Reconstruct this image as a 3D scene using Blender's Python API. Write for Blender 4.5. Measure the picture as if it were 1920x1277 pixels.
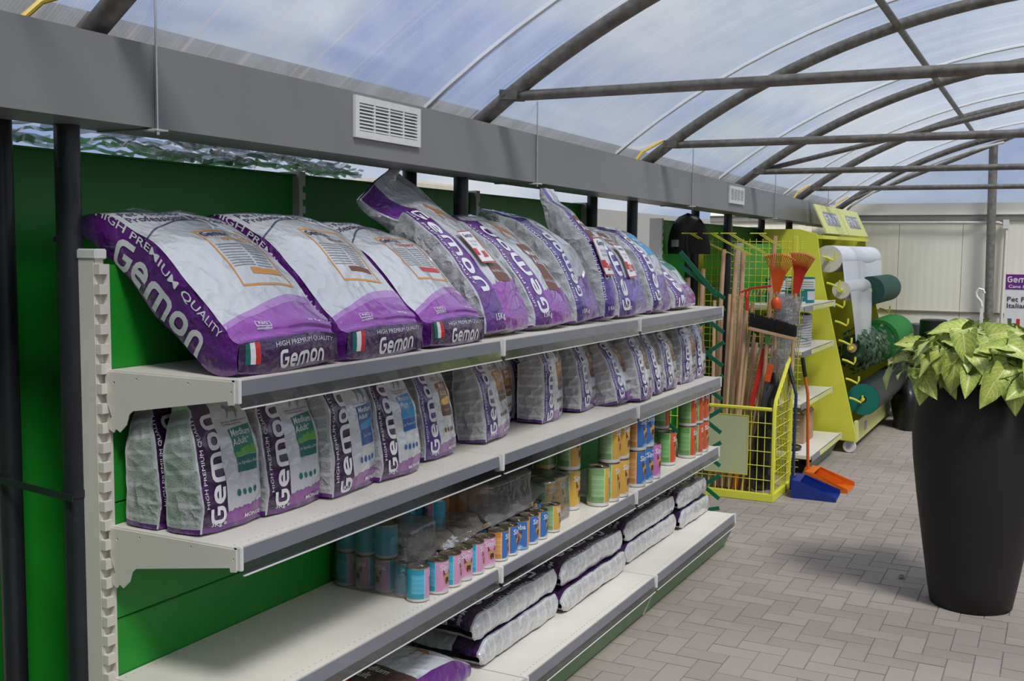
import bpy, bmesh, math, random
from mathutils import Vector, Matrix, noise
for o in list(bpy.data.objects): bpy.data.objects.remove(o)
S = bpy.context.scene
COL = S.collection
rnd = random.Random(11)

# ------------------------------------------------------------ camera, sky, sun, exposure
CAMP = Vector((2.111, -1.8942, 1.6876))
def cam_axes(yaw=-.4767, pitch=-.0857, roll=.0099):
    f = Vector((math.sin(yaw)*math.cos(pitch), math.cos(yaw)*math.cos(pitch), math.sin(pitch)))
    r = Vector((math.cos(yaw), -math.sin(yaw), 0)); u = r.cross(f)
    return r*math.cos(roll)+u*math.sin(roll), u*math.cos(roll)-r*math.sin(roll), f
RT, UPV, FW = cam_axes()
FPX = 1996.88
cd = bpy.data.cameras.new('camera'); cam = bpy.data.objects.new('camera', cd); COL.objects.link(cam)
cd.sensor_width = 36; cd.lens = FPX*36/1920; cd.clip_start = .05; cd.clip_end = 300
M = Matrix((RT, UPV, -FW)).transposed().to_4x4(); M.translation = CAMP
cam.matrix_world = M
S.camera = cam
def hit(u, v, **k):                                   # photo pixel -> point on the plane x=, y= or z=
    d = FW + RT*((u-960)/FPX) - UPV*((v-638.5)/FPX)
    (a, c), = k.items(); i = 'xyz'.index(a)
    return CAMP + d*((c-CAMP[i])/d[i])

S.view_settings.view_transform = 'Standard'; S.view_settings.look = 'None'
S.view_settings.gamma = 1; S.view_settings.use_curve_mapping = False
S.view_settings.exposure = 0.03
S.cycles.transparent_max_bounces = 24

W = bpy.data.worlds.new('sky'); S.world = W; W.use_nodes = True
wt = W.node_tree; wt.nodes.clear()
wo = wt.nodes.new('ShaderNodeOutputWorld'); wb = wt.nodes.new('ShaderNodeBackground')
tc = wt.nodes.new('ShaderNodeTexCoord'); mp = wt.nodes.new('ShaderNodeMapping'); mp.inputs['Scale'].default_value = (1, 1, 2.2)
nz = wt.nodes.new('ShaderNodeTexNoise'); nz.inputs['Scale'].default_value = 4.2; nz.inputs['Detail'].default_value = 5
rp = wt.nodes.new('ShaderNodeValToRGB')
rp.color_ramp.elements[0].position = .36; rp.color_ramp.elements[0].color = (.27, .42, .78, 1)
rp.color_ramp.elements[1].position = .60; rp.color_ramp.elements[1].color = (.90, .94, 1.0, 1)
wt.links.new(tc.outputs['Generated'], mp.inputs[0]); wt.links.new(mp.outputs[0], nz.inputs['Vector'])
wt.links.new(nz.outputs[0], rp.inputs[0]); wt.links.new(rp.outputs[0], wb.inputs['Color'])
wb.inputs['Strength'].default_value = 0.72
wt.links.new(wb.outputs[0], wo.inputs[0])

sd = bpy.data.lights.new('sun_offscreen', 'SUN'); sun = bpy.data.objects.new('sun_offscreen', sd); COL.objects.link(sun)
sd.energy = 5.2; sd.angle = math.radians(14); sd.color = (1, .945, .875)
sun.rotation_euler = Vector((-.55, .42, -1.0)).to_track_quat('-Z', 'Y').to_euler()
sun.location = (4, -3, 8)

# ------------------------------------------------------------ helpers
WO = {}
def worg(o): return WO.get(o.name, Vector((0, 0, 0))) if o else Vector((0, 0, 0))

class MB:
    """collects geometry for ONE mesh"""
    def __init__(s): s.v = []; s.f = []; s.uv = []; s.mi = []
    def add(s, vs, fs, uvs=None, mi=0):
        n = len(s.v); s.v += [Vector(p) for p in vs]
        for k, f in enumerate(fs):
            s.f.append([n+i for i in f]); s.mi.append(mi)
            s.uv.append(uvs[k] if uvs else None)
        return s
    def box(s, x0, x1, y0, y1, z0, z1, mi=0):
        p = [(x0,y0,z0),(x1,y0,z0),(x1,y1,z0),(x0,y1,z0),(x0,y0,z1),(x1,y0,z1),(x1,y1,z1),(x0,y1,z1)]
        return s.add(p, [(3,2,1,0),(4,5,6,7),(0,1,5,4),(1,2,6,5),(2,3,7,6),(3,0,4,7)], None, mi)
    def bar(s, a, b, w, h, up=(0,0,1), mi=0):
        a = Vector(a); b = Vector(b); t = (b-a).normalized(); up = Vector(up)
        if abs(t.dot(up)) > .98: up = Vector((1,0,0))
        r = t.cross(up).normalized(); u = r.cross(t)
        p = [q + r*(w/2*i) + u*(h/2*j) for q in (a, b) for i, j in ((-1,-1),(1,-1),(1,1),(-1,1))]
        return s.add(p, [(3,2,1,0),(4,5,6,7),(0,1,5,4),(1,2,6,5),(2,3,7,6),(3,0,4,7)], None, mi)
    def tube(s, pts, r, n=8, caps=True, closed=False, mi=0):
        pts = [Vector(p) for p in pts]; m = len(pts); rs = r if isinstance(r, (list, tuple)) else [r]*m
        rings = []; prev = None
        for i, p in enumerate(pts):
            if closed: t = pts[(i+1) % m]-pts[i-1]
            else: t = pts[min(i+1, m-1)]-pts[max(i-1, 0)]
            t.normalize()
            if prev is None:
                a = Vector((0,0,1)) if abs(t.z) < .9 else Vector((1,0,0))
            else: a = prev
            b = t.cross(a).normalized(); a = b.cross(t).normalized(); prev = a
            rings.append([p + (a*math.cos(q)+b*math.sin(q))*rs[i] for q in [2*math.pi*k/n for k in range(n)]])
        vs = [q for rg in rings for q in rg]; fs = []
        for i in range(m if closed else m-1):
            j = (i+1) % m
            for k in range(n): fs.append((i*n+k, i*n+(k+1)%n, j*n+(k+1)%n, j*n+k))
        if caps and not closed:
            fs.append(tuple(range(n))[::-1]); fs.append(tuple((m-1)*n+k for k in range(n)))
        return s.add(vs, fs, None, mi)
    def lathe(s, prof, n=24, c=(0,0,0), mi=0, axis='z'):
        vs = []; fs = []
        for r, z in prof:
            for k in range(n):
                q = 2*math.pi*k/n; x, y = r*math.cos(q), r*math.sin(q)
                p = (x, y, z) if axis == 'z' else ((x, z, y) if axis == 'y' else (z, x, y))
                vs.append(Vector(p)+Vector(c))
        for i in range(len(prof)-1):
            for k in range(n): fs.append((i*n+k, i*n+(k+1)%n, (i+1)*n+(k+1)%n, (i+1)*n+k))
        if prof[0][0] > 1e-6: fs.append(tuple(range(n))[::-1])
        if prof[-1][0] > 1e-6: fs.append(tuple((len(prof)-1)*n+k for k in range(n)))
        return s.add(vs, fs, None, mi)
    def prism(s, poly, a, b, axis='y', mi=0):
        """2D polygon extruded along an axis; poly coords are the other two axes in order"""
        def P(q, w):
            return (q[0], w, q[1]) if axis == 'y' else ((w, q[0], q[1]) if axis == 'x' else (q[0], q[1], w))
        n = len(poly); vs = [P(q, a) for q in poly]+[P(q, b) for q in poly]
        fs = [tuple(range(n)), tuple(range(n, 2*n))[::-1]]+[(i, i+n, (i+1)%n+n, (i+1)%n) for i in range(n)]
        return s.add(vs, fs, None, mi)
    def grid(s, fn, nu, nv, mi=0, closed_u=False):
        vs = [fn(i/nu, j/nv) for j in range(nv+1) for i in range(nu+1)]
        fs = []; uv = []
        for j in range(nv):
            for i in range(nu):
                a = j*(nu+1)+i; fs.append((a, a+1, a+nu+2, a+nu+1))
                uv.append([(i/nu, j/nv), ((i+1)/nu, j/nv), ((i+1)/nu, (j+1)/nv), (i/nu, (j+1)/nv)])
        return s.add(vs, fs, uv, mi)

def build(mb, name, mat, parent=None, smooth=False, bevel=0, origin=None):
    me = bpy.data.meshes.new(name)
    org = Vector(origin) if origin is not None else None
    if org is None:
        if parent is not None: org = worg(parent)
        else:
            xs = [p.x for p in mb.v]; ys = [p.y for p in mb.v]; zs = [p.z for p in mb.v]
            org = Vector(((min(xs)+max(xs))/2, (min(ys)+max(ys))/2, min(zs)))
    me.from_pydata([p-org for p in mb.v], [], mb.f)
    for m in (mat if isinstance(mat, (list, tuple)) else [mat]): me.materials.append(m)
    if any(mb.mi): me.polygons.foreach_set('material_index', mb.mi)
    if any(u is not None for u in mb.uv):
        ul = me.uv_layers.new(name='UVMap')
        li = 0
        for f, u in zip(mb.f, mb.uv):
            for k in range(len(f)):
                if u: ul.data[li].uv = u[k]
                li += 1
    bm = bmesh.new(); bm.from_mesh(me)
    bmesh.ops.recalc_face_normals(bm, faces=bm.faces[:])
    if bevel:
        es = [e for e in bm.edges if len(e.link_faces) == 2 and e.calc_face_angle(0) > .7]
        bmesh.ops.bevel(bm, geom=es, offset=bevel, segments=2, affect='EDGES', clamp_overlap=True)
    bm.to_mesh(me); bm.free()
    if smooth:
        me.polygons.foreach_set('use_smooth', [True]*len(me.polygons))
        if smooth != 'all':
            me.set_sharp_from_angle(angle=math.radians(40))
    me.update()
    o = bpy.data.objects.new(name, me); COL.objects.link(o)
    if parent is not None:
        o.parent = parent; o.location = org-worg(parent)
    else: o.location = org
    WO[o.name] = org.copy()
    return o
def thing(name, loc, label, cat, group=None):
    o = bpy.data.objects.new(name, None); COL.objects.link(o); o.location = loc; o.empty_display_size = .05
    WO[o.name] = Vector(loc)
    return tag(o, label, cat, group)
def tag(o, label, cat, group=None):
    o['label'] = label; o['category'] = cat
    if group: o['group'] = group
    return o
def struct(o, label=None):
    o['kind'] = 'structure'
    if label: o['label'] = label
    return o
def stuff(o): o['kind'] = 'stuff'; return o
def copy_tree(o, parent=None):
    c = o.copy(); COL.objects.link(c)
    if parent is not None: c.parent = parent
    for ch in list(o.children): copy_tree(ch, c)
    return c

# ------------------------------------------------------------ material helpers
class X:
    """tiny arithmetic on shader sockets"""
    def __init__(s, t, v): s.t = t; s.v = v
    def _m(s, op, *a, clamp=False):
        n = s.t.nodes.new('ShaderNodeMath'); n.operation = op; n.use_clamp = clamp
        for i, q in enumerate((s,)+a):
            q = q.v if isinstance(q, X) else q
            if isinstance(q, (int, float)): n.inputs[i].default_value = q
            else: s.t.links.new(q, n.inputs[i])
        return X(s.t, n.outputs[0])
    def __add__(s, o): return s._m('ADD', o)
    __radd__ = __add__
    def __sub__(s, o): return s._m('SUBTRACT', o)
    def __rsub__(s, o): return X(s.t, o)._m('SUBTRACT', s)
    def __mul__(s, o): return s._m('MULTIPLY', o)
    __rmul__ = __mul__
    def __lt__(s, o): return s._m('LESS_THAN', o)
    def __gt__(s, o): return s._m('GREATER_THAN', o)
    def sin(s): return s._m('SINE')
    def abs(s): return s._m('ABSOLUTE')
    def fr(s): return s._m('FRACT')
    def floor(s): return s._m('FLOOR')
    def mx(s, o): return s._m('MAXIMUM', o)
    def mn(s, o): return s._m('MINIMUM', o)
    def clamp(s): return s._m('ADD', 0.0, clamp=True)
    def band(s, a, b): return (s > a)*(s < b)

def newmat(name):
    m = bpy.data.materials.new(name); m.use_nodes = True
    return m, m.node_tree, m.node_tree.nodes['Principled BSDF']
def rgba(c): return (c[0], c[1], c[2], 1)
def mixc(t, f, a, b):
    n = t.nodes.new('ShaderNodeMix'); n.data_type = 'RGBA'
    for s_, q in ((n.inputs[0], f), (n.inputs[6], a), (n.inputs[7], b)):
        q = q.v if isinstance(q, X) else q
        if isinstance(q, (int, float)): s_.default_value = q
        elif isinstance(q, (tuple, list)): s_.default_value = rgba(q)
        else: t.links.new(q, s_)
    return n.outputs[2]
def noise_tex(t, scale, detail=3, coord='Object', stretch=None, rough=.5):
    c = t.nodes.new('ShaderNodeTexCoord'); n = t.nodes.new('ShaderNodeTexNoise')
    n.inputs['Scale'].default_value = scale; n.inputs['Detail'].default_value = detail; n.inputs['Roughness'].default_value = rough
    if stretch:
        m = t.nodes.new('ShaderNodeMapping'); m.inputs['Scale'].default_value = stretch
        t.links.new(c.outputs[coord], m.inputs[0]); t.links.new(m.outputs[0], n.inputs['Vector'])
    else: t.links.new(c.outputs[coord], n.inputs['Vector'])
    return X(t, n.outputs[0])
def bump(t, b, h, strength=.3, dist=.01):
    n = t.nodes.new('ShaderNodeBump'); n.inputs['Strength'].default_value = strength; n.inputs['Distance'].default_value = dist
    t.links.new(h.v, n.inputs['Height']); t.links.new(n.outputs[0], b.inputs['Normal'])
def setp(b, **k):
    nm = dict(rough='Roughness', metal='Metallic', coat='Coat Weight', spec='Specular IOR Level', trans='Transmission Weight', alpha='Alpha', ior='IOR', sub='Subsurface Weight', coatr='Coat Roughness')
    for q, v in k.items(): b.inputs[nm[q]].default_value = v
_mc = {}
def flat(name, c, c2=None, scale=20, **k):
    """plain surface with slight noise between two tones"""
    if name in _mc: return _mc[name]
    m, t, b = newmat(name)
    c2 = c2 or tuple(q*.88 for q in c)
    n = noise_tex(t, scale, 4)
    t.links.new(mixc(t, ((n-.3)*2.2).clamp(), c2, c), b.inputs['Base Color'])
    k.setdefault('rough', .45); setp(b, **k)
    _mc[name] = m
    return m
def clearfilm(name, c=(.9, .92, .95), gloss=.18, rough=.12, bumpscale=0, dens=0.0):
    if name in _mc: return _mc[name]
    m = bpy.data.materials.new(name); m.use_nodes = True; t = m.node_tree; t.nodes.clear()
    o = t.nodes.new('ShaderNodeOutputMaterial'); tr = t.nodes.new('ShaderNodeBsdfTransparent'); gl = t.nodes.new('ShaderNodeBsdfGlossy'); mx = t.nodes.new('ShaderNodeMixShader')
    tr.inputs[0].default_value = rgba(c); gl.inputs['Roughness'].default_value = rough
    fr = t.nodes.new('ShaderNodeLayerWeight'); fr.inputs[0].default_value = .35
    f = (X(t, fr.outputs['Fresnel'])*.55+gloss).clamp()
    t.links.new(f.v, mx.inputs[0]); t.links.new(tr.outputs[0], mx.inputs[1]); t.links.new(gl.outputs[0], mx.inputs[2])
    last = mx
    if dens:
        df = t.nodes.new('ShaderNodeBsdfDiffuse'); df.inputs[0].default_value = (.8, .82, .85, 1)
        m2 = t.nodes.new('ShaderNodeMixShader'); m2.inputs[0].default_value = dens
        t.links.new(mx.outputs[0], m2.inputs[1]); t.links.new(df.outputs[0], m2.inputs[2]); last = m2
    if bumpscale:
        n = noise_tex(t, bumpscale, 3); bn = t.nodes.new('ShaderNodeBump'); bn.inputs['Strength'].default_value = .6; bn.inputs['Distance'].default_value = .01
        t.links.new(n.v, bn.inputs['Height']); t.links.new(bn.outputs[0], gl.inputs['Normal'])
    t.links.new(last.outputs[0], o.inputs[0]); _mc[name] = m
    return m

ENAMEL = flat('cream_enamel', (.74, .70, .63), (.70, .66, .59), 8, rough=.38)
GREEN = flat('green_enamel', (.016, .30, .024), (.014, .27, .022), 6, rough=.42)
GALV = flat('galvanised_pipe', (.24, .225, .20), (.13, .115, .10), 30, rough=.5, metal=.55)
FASC = flat('grey_fascia_paint', (.23, .23, .225), (.215, .215, .21), 3, rough=.33, spec=.4)
DARKP = flat('dark_grey_pipe', (.022, .025, .03), (.016, .018, .022), 12, rough=.35)
WHITEP = flat('white_plastic', (.78, .78, .76), rough=.4)
BLACKP = flat('black_plastic', (.012, .012, .013), rough=.4)
YEL = flat('yellow_paint', (.74, .72, .07), (.68, .66, .06), 8, rough=.4)
LEM = flat('lemon_board', (.68, .69, .26), (.64, .65, .23), 8, rough=.5)
STEEL = flat('bright_steel', (.62, .63, .64), (.5, .5, .5), 30, rough=.25, metal=.9)
STRIPG = flat('price_strip_grey', (.20, .205, .24), (.18, .185, .215), 5, rough=.2, spec=.6)
CLEAR = clearfilm('clear_plastic', (.80, .82, .86), .12, .1)
WOODH = flat('pale_wood', (.62, .40, .25), (.48, .29, .16), 14, rough=.6)
# ------------------------------------------------------------ floor of herringbone pavers
def paver_mat():
    m, t, b = newmat('concrete_paver')
    oi = t.nodes.new('ShaderNodeObjectInfo'); r = X(t, oi.outputs['Random'])
    n = noise_tex(t, 9, 5); n2 = noise_tex(t, 160, 3)
    g = t.nodes.new('ShaderNodeNewGeometry'); ri = X(t, g.outputs['Random Per Island'])
    k = ((r+ri).fr()*.75+n*.5-.2).clamp()
    c = mixc(t, k, (.28, .24, .21), (.35, .305, .268))
    c = mixc(t, ((n2-.45)*1.2).clamp(), c, (.25, .22, .20))
    t.links.new(c, b.inputs['Base Color']); setp(b, rough=.85, spec=.25)
    bump(t, b, n2, .35, .002)
    return m
PAVER = paver_mat()
SAND = flat('joint_sand', (.22, .19, .165), (.13, .115, .10), 40, rough=.95)
fl = MB(); fl.box(-4.5, 6.5, -6, 12, -.06, -.0035)
floor = struct(build(fl, 'floor', SAND), 'floor of grey concrete pavers laid in herringbone')
A_ = .1015
def brick_mesh(w, l):
    mb = MB(); mb.box(-w/2, w/2, -l/2, l/2, -.006, 0)
    me_o = build(mb, 'brick', PAVER, floor, bevel=.0012, origin=(0, 0, 0))
    return me_o
g_ = .0035
bh = brick_mesh(2*A_-g_, A_-g_); bv = brick_mesh(A_-g_, 2*A_-g_)
cells = []
for i in range(-20, 46):
    for j in range(-26, 100):
        k = (i-j) % 4
        x0, y0 = .5385+i*A_, .045+j*A_
        if k == 0: cells.append((x0+A_, y0+A_/2, 0))
        elif k == 3: cells.append((x0+A_/2, y0+A_, 1))
def seen(x, y):
    d = Vector((x, y, 0))-CAMP; z = d.dot(FW)
    if z < .3: return None
    u, v = 960+FPX*d.dot(RT)/z, 638.5-FPX*d.dot(UPV)/z
    hidden = (x < .47 and y < 4.0) or x < -.5 or ((x-1.785)**2+(y-3.6)**2 < .16**2) or (x < .44 and y > 5.2)
    return z if (-40 < u < 1960 and v < 1310 and not hidden) else None
vis = []; rest = []
for c in cells:
    if not (-4.2 < c[0] < 5 and -2.6 < c[1] < 9.95): continue
    z = seen(c[0], c[1])
    (vis if z else rest).append((z or 0, c))
vis.sort(key=lambda q: q[0])
first = {0: bh, 1: bv}; used = {0: False, 1: False}
for z, (x, y, k) in vis[:300]:
    if not used[k]: o = first[k]; used[k] = True
    else: o = first[k].copy(); COL.objects.link(o)
    o.location = Vector((x, y, rnd.uniform(-.0012, .0005)))-worg(floor)
mb = MB()
for z, (x, y, k) in vis[300:]+rest:
    w, l = ((2*A_-g_)/2, (A_-g_)/2) if k == 0 else ((A_-g_)/2, (2*A_-g_)/2)
    h = rnd.uniform(-.0012, .0005)
    mb.box(x-w, x+w, y-l, y+l, h-.006, h)
stuff(build(mb, 'brick_field', PAVER, floor))
# ------------------------------------------------------------ greenhouse frame
ARCH_Y = [-1.97, 0, 1.97, 3.94, 5.91, 7.88, 9.85]
ACX, ACZ, AR = 2.302, -.9185, 3.905
def arch_pt(x, r=AR): return ACZ + math.sqrt(max(0, r*r-(x-ACX)**2))
def slope(y): return -.006*max(0, y-2)          # the gutter line falls slightly towards the end wall
HOOPL = ['galvanised roof hoop over the open floor before the dark partition', 'galvanised roof hoop whose foot stands above the end upright', 'galvanised roof hoop with thick tie bar rising just past the large vent', 'galvanised roof hoop with a yellow cable looped at its foot', 'galvanised roof hoop carrying a slanting brace beside the small vent', 'galvanised roof hoop over the yellow sign boards', 'last galvanised roof hoop against the end wall, without tie bar']
for i, y in enumerate(ARCH_Y):
    t = thing('roof_arch', (-.1, y, 2.1+slope(y)), HOOPL[i], 'roof arch', 'polytunnel roof hoops')
    pts = []
    for k in range(41):
        a = math.radians(128.4-76.8*k/40); pts.append((ACX+AR*math.cos(a), y, ACZ+AR*math.sin(a)+slope(y)))
    mb = MB(); mb.tube(pts, .031, 12); build(mb, 'hoop', GALV, t, True)
    if i < 6:
        zt = 2.30+slope(y)*1.4
        mb = MB(); mb.tube([(.115, y, zt), (4.49, y, zt-.02)], .021, 10); build(mb, 'tie_bar', GALV, t, True)
        mb = MB(); mb.bar((.065, y-.034, zt+.005), (.145, y-.034, zt), .006, .038); mb.bar((.065, y+.034, zt+.005), (.145, y+.034, zt), .006, .038)
        mb.tube([(.085, y-.042, zt+.005), (.085, y+.042, zt+.005)], .008, 6)
        br = build(mb, 'clamp_bracket', GALV, t)
    if y in (5.91,):
        mb = MB(); mb.tube([(.08, y+.05, 2.275), (1.83, y+.05, 2.66), (2.302, y+.05, 2.94)], .018, 8); build(mb, 'knee_brace', GALV, t, True)
tt = thing('end_brace', (.05, 9.8, 2.2), 'thin galvanised brace rising along the end wall hoop', 'brace')
mb = MB(); mb.tube([(.05, 9.78, 2.22), (1.44, 9.78, 2.77), (1.66, 9.78, 2.86), (2.1, 9.78, 2.97)], .02, 8); build(mb, 'brace_pipe', GALV, tt, True)
for x in (1.297, 3.307):
    mb = MB(); z = arch_pt(x)+.0
    mb.tube([(x, -2.2, z+.0), (x, 2, z+.0), (x, 9.9, z+slope(9.9))], .019, 10)
    o = build(mb, 'roof_purlin', GALV, None, True)
    tag(o, 'straight galvanised purlin running the length of the roof '+('above the shelving' if x < 2 else 'on the far slope'), 'purlin')
# roof sheet of multiwall polycarbonate
def sheet_mat(name='polycarbonate_sheet', streak=(0, 0, 0)):
    m = bpy.data.materials.new(name); m.use_nodes = True; t = m.node_tree; t.nodes.clear()
    o = t.nodes.new('ShaderNodeOutputMaterial'); tr = t.nodes.new('ShaderNodeBsdfTransparent'); tl = t.nodes.new('ShaderNodeBsdfTranslucent'); df = t.nodes.new('ShaderNodeBsdfDiffuse'); gl = t.nodes.new('ShaderNodeBsdfGlossy')
    c = t.nodes.new('ShaderNodeTexCoord'); s_ = t.nodes.new('ShaderNodeSeparateXYZ'); t.links.new(c.outputs['Object'], s_.inputs[0])
    yy = X(t, s_.outputs[1])
    fl_ = ((yy*560.0).sin()*.5+.5)                                   # multiwall flutes
    n1 = noise_tex(t, 1.0, 5, 'Object', (.25, 5.0, .25), .6)         # streaks running down the slope
    n2 = noise_tex(t, 1.0, 4, 'Object', (.5, 14, .5), .65)
    n3 = noise_tex(t, .55, 3, 'Object')
    rust = ((n2-.54)*6).clamp()*((n3-.44)*5).clamp()*((.42-X(t, s_.outputs[2]))*4).clamp()
    milk = rust*.5+((n1-.40)*1.5).clamp()*.35+((n2-.58)*3).clamp()*.40+fl_*.06+.30
    tr.inputs[0].default_value = (.86, .90, .95, 1)
    tcol = mixc(t, rust*.8, (.74, .80, .88), (.55, .36, .22))
    t.links.new(tcol, tl.inputs[0]); t.links.new(tcol, df.inputs[0])
    gl.inputs['Roughness'].default_value = .18
    m1 = t.nodes.new('ShaderNodeMixShader'); m1.inputs[0].default_value = .22
    t.links.new(tl.outputs[0], m1.inputs[1]); t.links.new(df.outputs[0], m1.inputs[2])
    m2 = t.nodes.new('ShaderNodeMixShader'); t.links.new(milk.clamp().v, m2.inputs[0]); t.links.new(tr.outputs[0], m2.inputs[1]); t.links.new(m1.outputs[0], m2.inputs[2])
    m3 = t.nodes.new('ShaderNodeMixShader'); fr = t.nodes.new('ShaderNodeLayerWeight'); fr.inputs[0].default_value = .3
    t.links.new((X(t, fr.outputs['Fresnel'])*.25).clamp().v, m3.inputs[0]); t.links.new(m2.outputs[0], m3.inputs[1]); t.links.new(gl.outputs[0], m3.inputs[2])
    t.links.new(m3.outputs[0], o.inputs[0])
    return m
SHEET = sheet_mat()
ce = thing('ceiling', (2.3, 3.9, 2.2), 'arched roof of translucent fluted polycarbonate sheets', 'roof'); struct(ce)
del ce['category']
ys = [-4.0, -1.97]+ARCH_Y[1:]
for a, b in zip(ys[:-1], ys[1:]):
    mb = MB()
    def fn(u, v, a=a, b=b):
        q = math.radians(128.2-76.4*u); y = a+.004+(b-a-.008)*v
        return Vector((ACX+(AR+.045)*math.cos(q), y, ACZ+(AR+.045)*math.sin(q)+slope(y)))
    mb.grid(fn, 30, 2)
    build(mb, 'roof_panel', SHEET, ce, 'all')
    mb = MB(); pts = []
    for k in range(31):
        q = math.radians(128.2-76.4*k/30); pts.append((ACX+(AR+.052)*math.cos(q), b-.33, ACZ+(AR+.052)*math.sin(q)+slope(b)))
    mb.tube(pts, .011, 6); build(mb, 'sheet_joint', flat('joint_profile', (.75, .76, .76), rough=.4), ce, True)
mb = MB()
for y in ys[1:-1]: pass
mb.bar((-.115, -4, 2.262), (-.115, 9.9, 2.262+slope(9.9)), .03, .05); build(mb, 'eave_rail', GALV, ce)
# ------------------------------------------------------------ fascia (boxed gutter) with drop rods and vents
fa = thing('gutter_fascia', (.04, 3, 1.98), 'long grey painted sheet metal gutter casing above the shelves', 'gutter')
def fz(y): return 1.985-.0052*max(0, y-1.0), 2.192-.008*max(0, y-1.5)
cuts = [-3.0, -2.06, .125, 2.319, 4.507, 6.62, 8.75, 9.93]
VENTS = ((1.172, .197, 2.045, 2.180, 1), (5.52, .185, 2.018, 2.138, 0))
def casing(mb, a, b, lo=None, hi=None):
    """length of casing; lo cuts the face off at a height, hi keeps only the face above a height"""
    A = []; B = []
    for y, L in ((a, A), (b, B)):
        z, Z = fz(y)
        if hi is not None: p = [(.04, hi), (.04, Z), (.028, Z), (.028, hi)]
        else:
            Z = lo if lo is not None else Z
            p = [(.04, z), (.04, Z), (.028, Z), (.028, z+.012), (-.155, z+.012), (-.155, z)]
        L += [Vector((x, y, q)) for x, q in p]
    n = len(A); ends = [tuple(range(n))[::-1], tuple(range(n, 2*n))] if n == 4 else [(3,2,1,0), (5,4,3,0), (n,n+1,n+2,n+3), (n,n+3,n+4,n+5)]
    mb.add(A+B, ends+[(i, i+n, (i+1)%n+n, (i+1)%n) for i in range(n)])
for a, b in zip(cuts[:-1], cuts[1:]):
    mb = MB(); zb, Zb = fz(b); g = .0012; v = [q for q in VENTS if a < q[0] < b]
    if not v: casing(mb, a+g, b-g)
    else:
        yv, hw, z0, z1, _ = v[0]; h = hw-.02
        casing(mb, a+g, yv-h); casing(mb, yv+h, b-g); casing(mb, yv-h, yv+h, lo=z0+.02); casing(mb, yv-h, yv+h, hi=z1-.02)
    build(mb, 'casing_panel', FASC, fa)
    mb = MB(); mb.box(-.155, .043, b-.012, b+.012, zb-.004, zb+.0); build(mb, 'joint_strip', FASC, fa)
for yv, hw, z0, z1, big in VENTS:
    v = thing('air_vent', (.05, yv, z0), ('white louvred vent grille with dark slots nearer the drop rod' if big else 'white louvred vent grille further along the casing above the tools'), 'vent')
    mb = MB(); fw = .022
    mb.box(.041, .052, yv-hw, yv+hw, z0, z0+fw); mb.box(.041, .052, yv-hw, yv+hw, z1-fw, z1)
    mb.box(.041, .052, yv-hw, yv-hw+fw, z0+fw, z1-fw); mb.box(.041, .052, yv+hw-fw, yv+hw, z0+fw, z1-fw)
    build(mb, 'frame', WHITEP, v)
    for k in range(8):
        z = z0+fw+(k+.5)*(z1-z0-2*fw)/8
        mb = MB(); mb.prism([(.043, z+.003), (.052, z-.0035), (.052, z-.001), (.043, z+.0055)], yv-hw+fw, yv+hw-fw, 'y'); build(mb, 'louvre', WHITEP, v)
    for k in range(1, 4):
        y = yv-hw+fw+k*(2*hw-2*fw)/4
        mb = MB(); mb.box(.0425, .0515, y-.004, y+.004, z0+fw, z1-fw); build(mb, 'mullion', WHITEP, v)
for k, (y, zt) in enumerate(((.125, 2.62), (2.319, 2.40), (4.507, 2.36), (6.62, 2.32), (8.75, 2.28))):
    z0 = fz(y)[0]
    r = thing('hanger_rod', (.048, y, z0-.02), 'thin threaded steel rod hanging in front of the casing '+['above the end upright', 'above the tallest narrow sack', 'above the green trellis', 'above the yellow tool cage', 'beside the yellow sign boards'][k], 'rod', 'threaded rods along the gutter casing')
    mb = MB(); mb.tube([(.049, y, z0-.018), (.049, y, zt)], .0035, 6); build(mb, 'rod', STEEL, r)
    mb = MB(); mb.box(.02, .066, y-.02, y+.02, z0-.008, z0-.004); build(mb, 'plate', WHITEP, r)
    mb = MB(); mb.lathe([(.007, -.018), (.007, -.008)], 6, (.049, y, z0)); build(mb, 'nut', STEEL, r)
# columns in pairs at every hoop
for i, y in enumerate((0, 1.96, 3.93, 5.9, 7.87)):
    for x, nm in ((-.116, 0), (-.367, 1)):
        mb = MB(); mb.tube([(x, y-.015, 0), (x, y-.015, (fz(y)[0] if nm == 0 else 2.06))], .031, 16)
        o = build(mb, 'support_post', DARKP, None, True)
        tag(o, ('dark grey round post ' if nm == 0 else 'rear dark grey round post ')+['beside the end upright', 'behind the sack with gold foil label', 'behind the tallest narrow sack', 'behind the wooden tool handles', 'behind the yellow display'][i], 'post', 'front gutter posts' if nm == 0 else 'rear gutter posts')
t = thing('pipe_clip', (-.116, -.02, 1.06), 'thin dark metal strap joining the two dark posts', 'strap')
mb = MB(); mb.bar((-.40, -.055, 1.07), (-.08, -.055, 1.05), .004, .018); mb.lathe([(.034, -.01), (.034, .01)], 16, (-.116, -.015, 1.055)); build(mb, 'strap_band', DARKP, t)
mb = MB(); mb.prism([(-.16, 2.20), (-.16, 2.06), (-.43, 2.06), (-.43, 2.20), (-.425, 2.20), (-.425, 2.066), (-.165, 2.066), (-.165, 2.20)], -3, 9.9, 'y'); build(mb, 'gutter_trough', GALV, fa)
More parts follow.
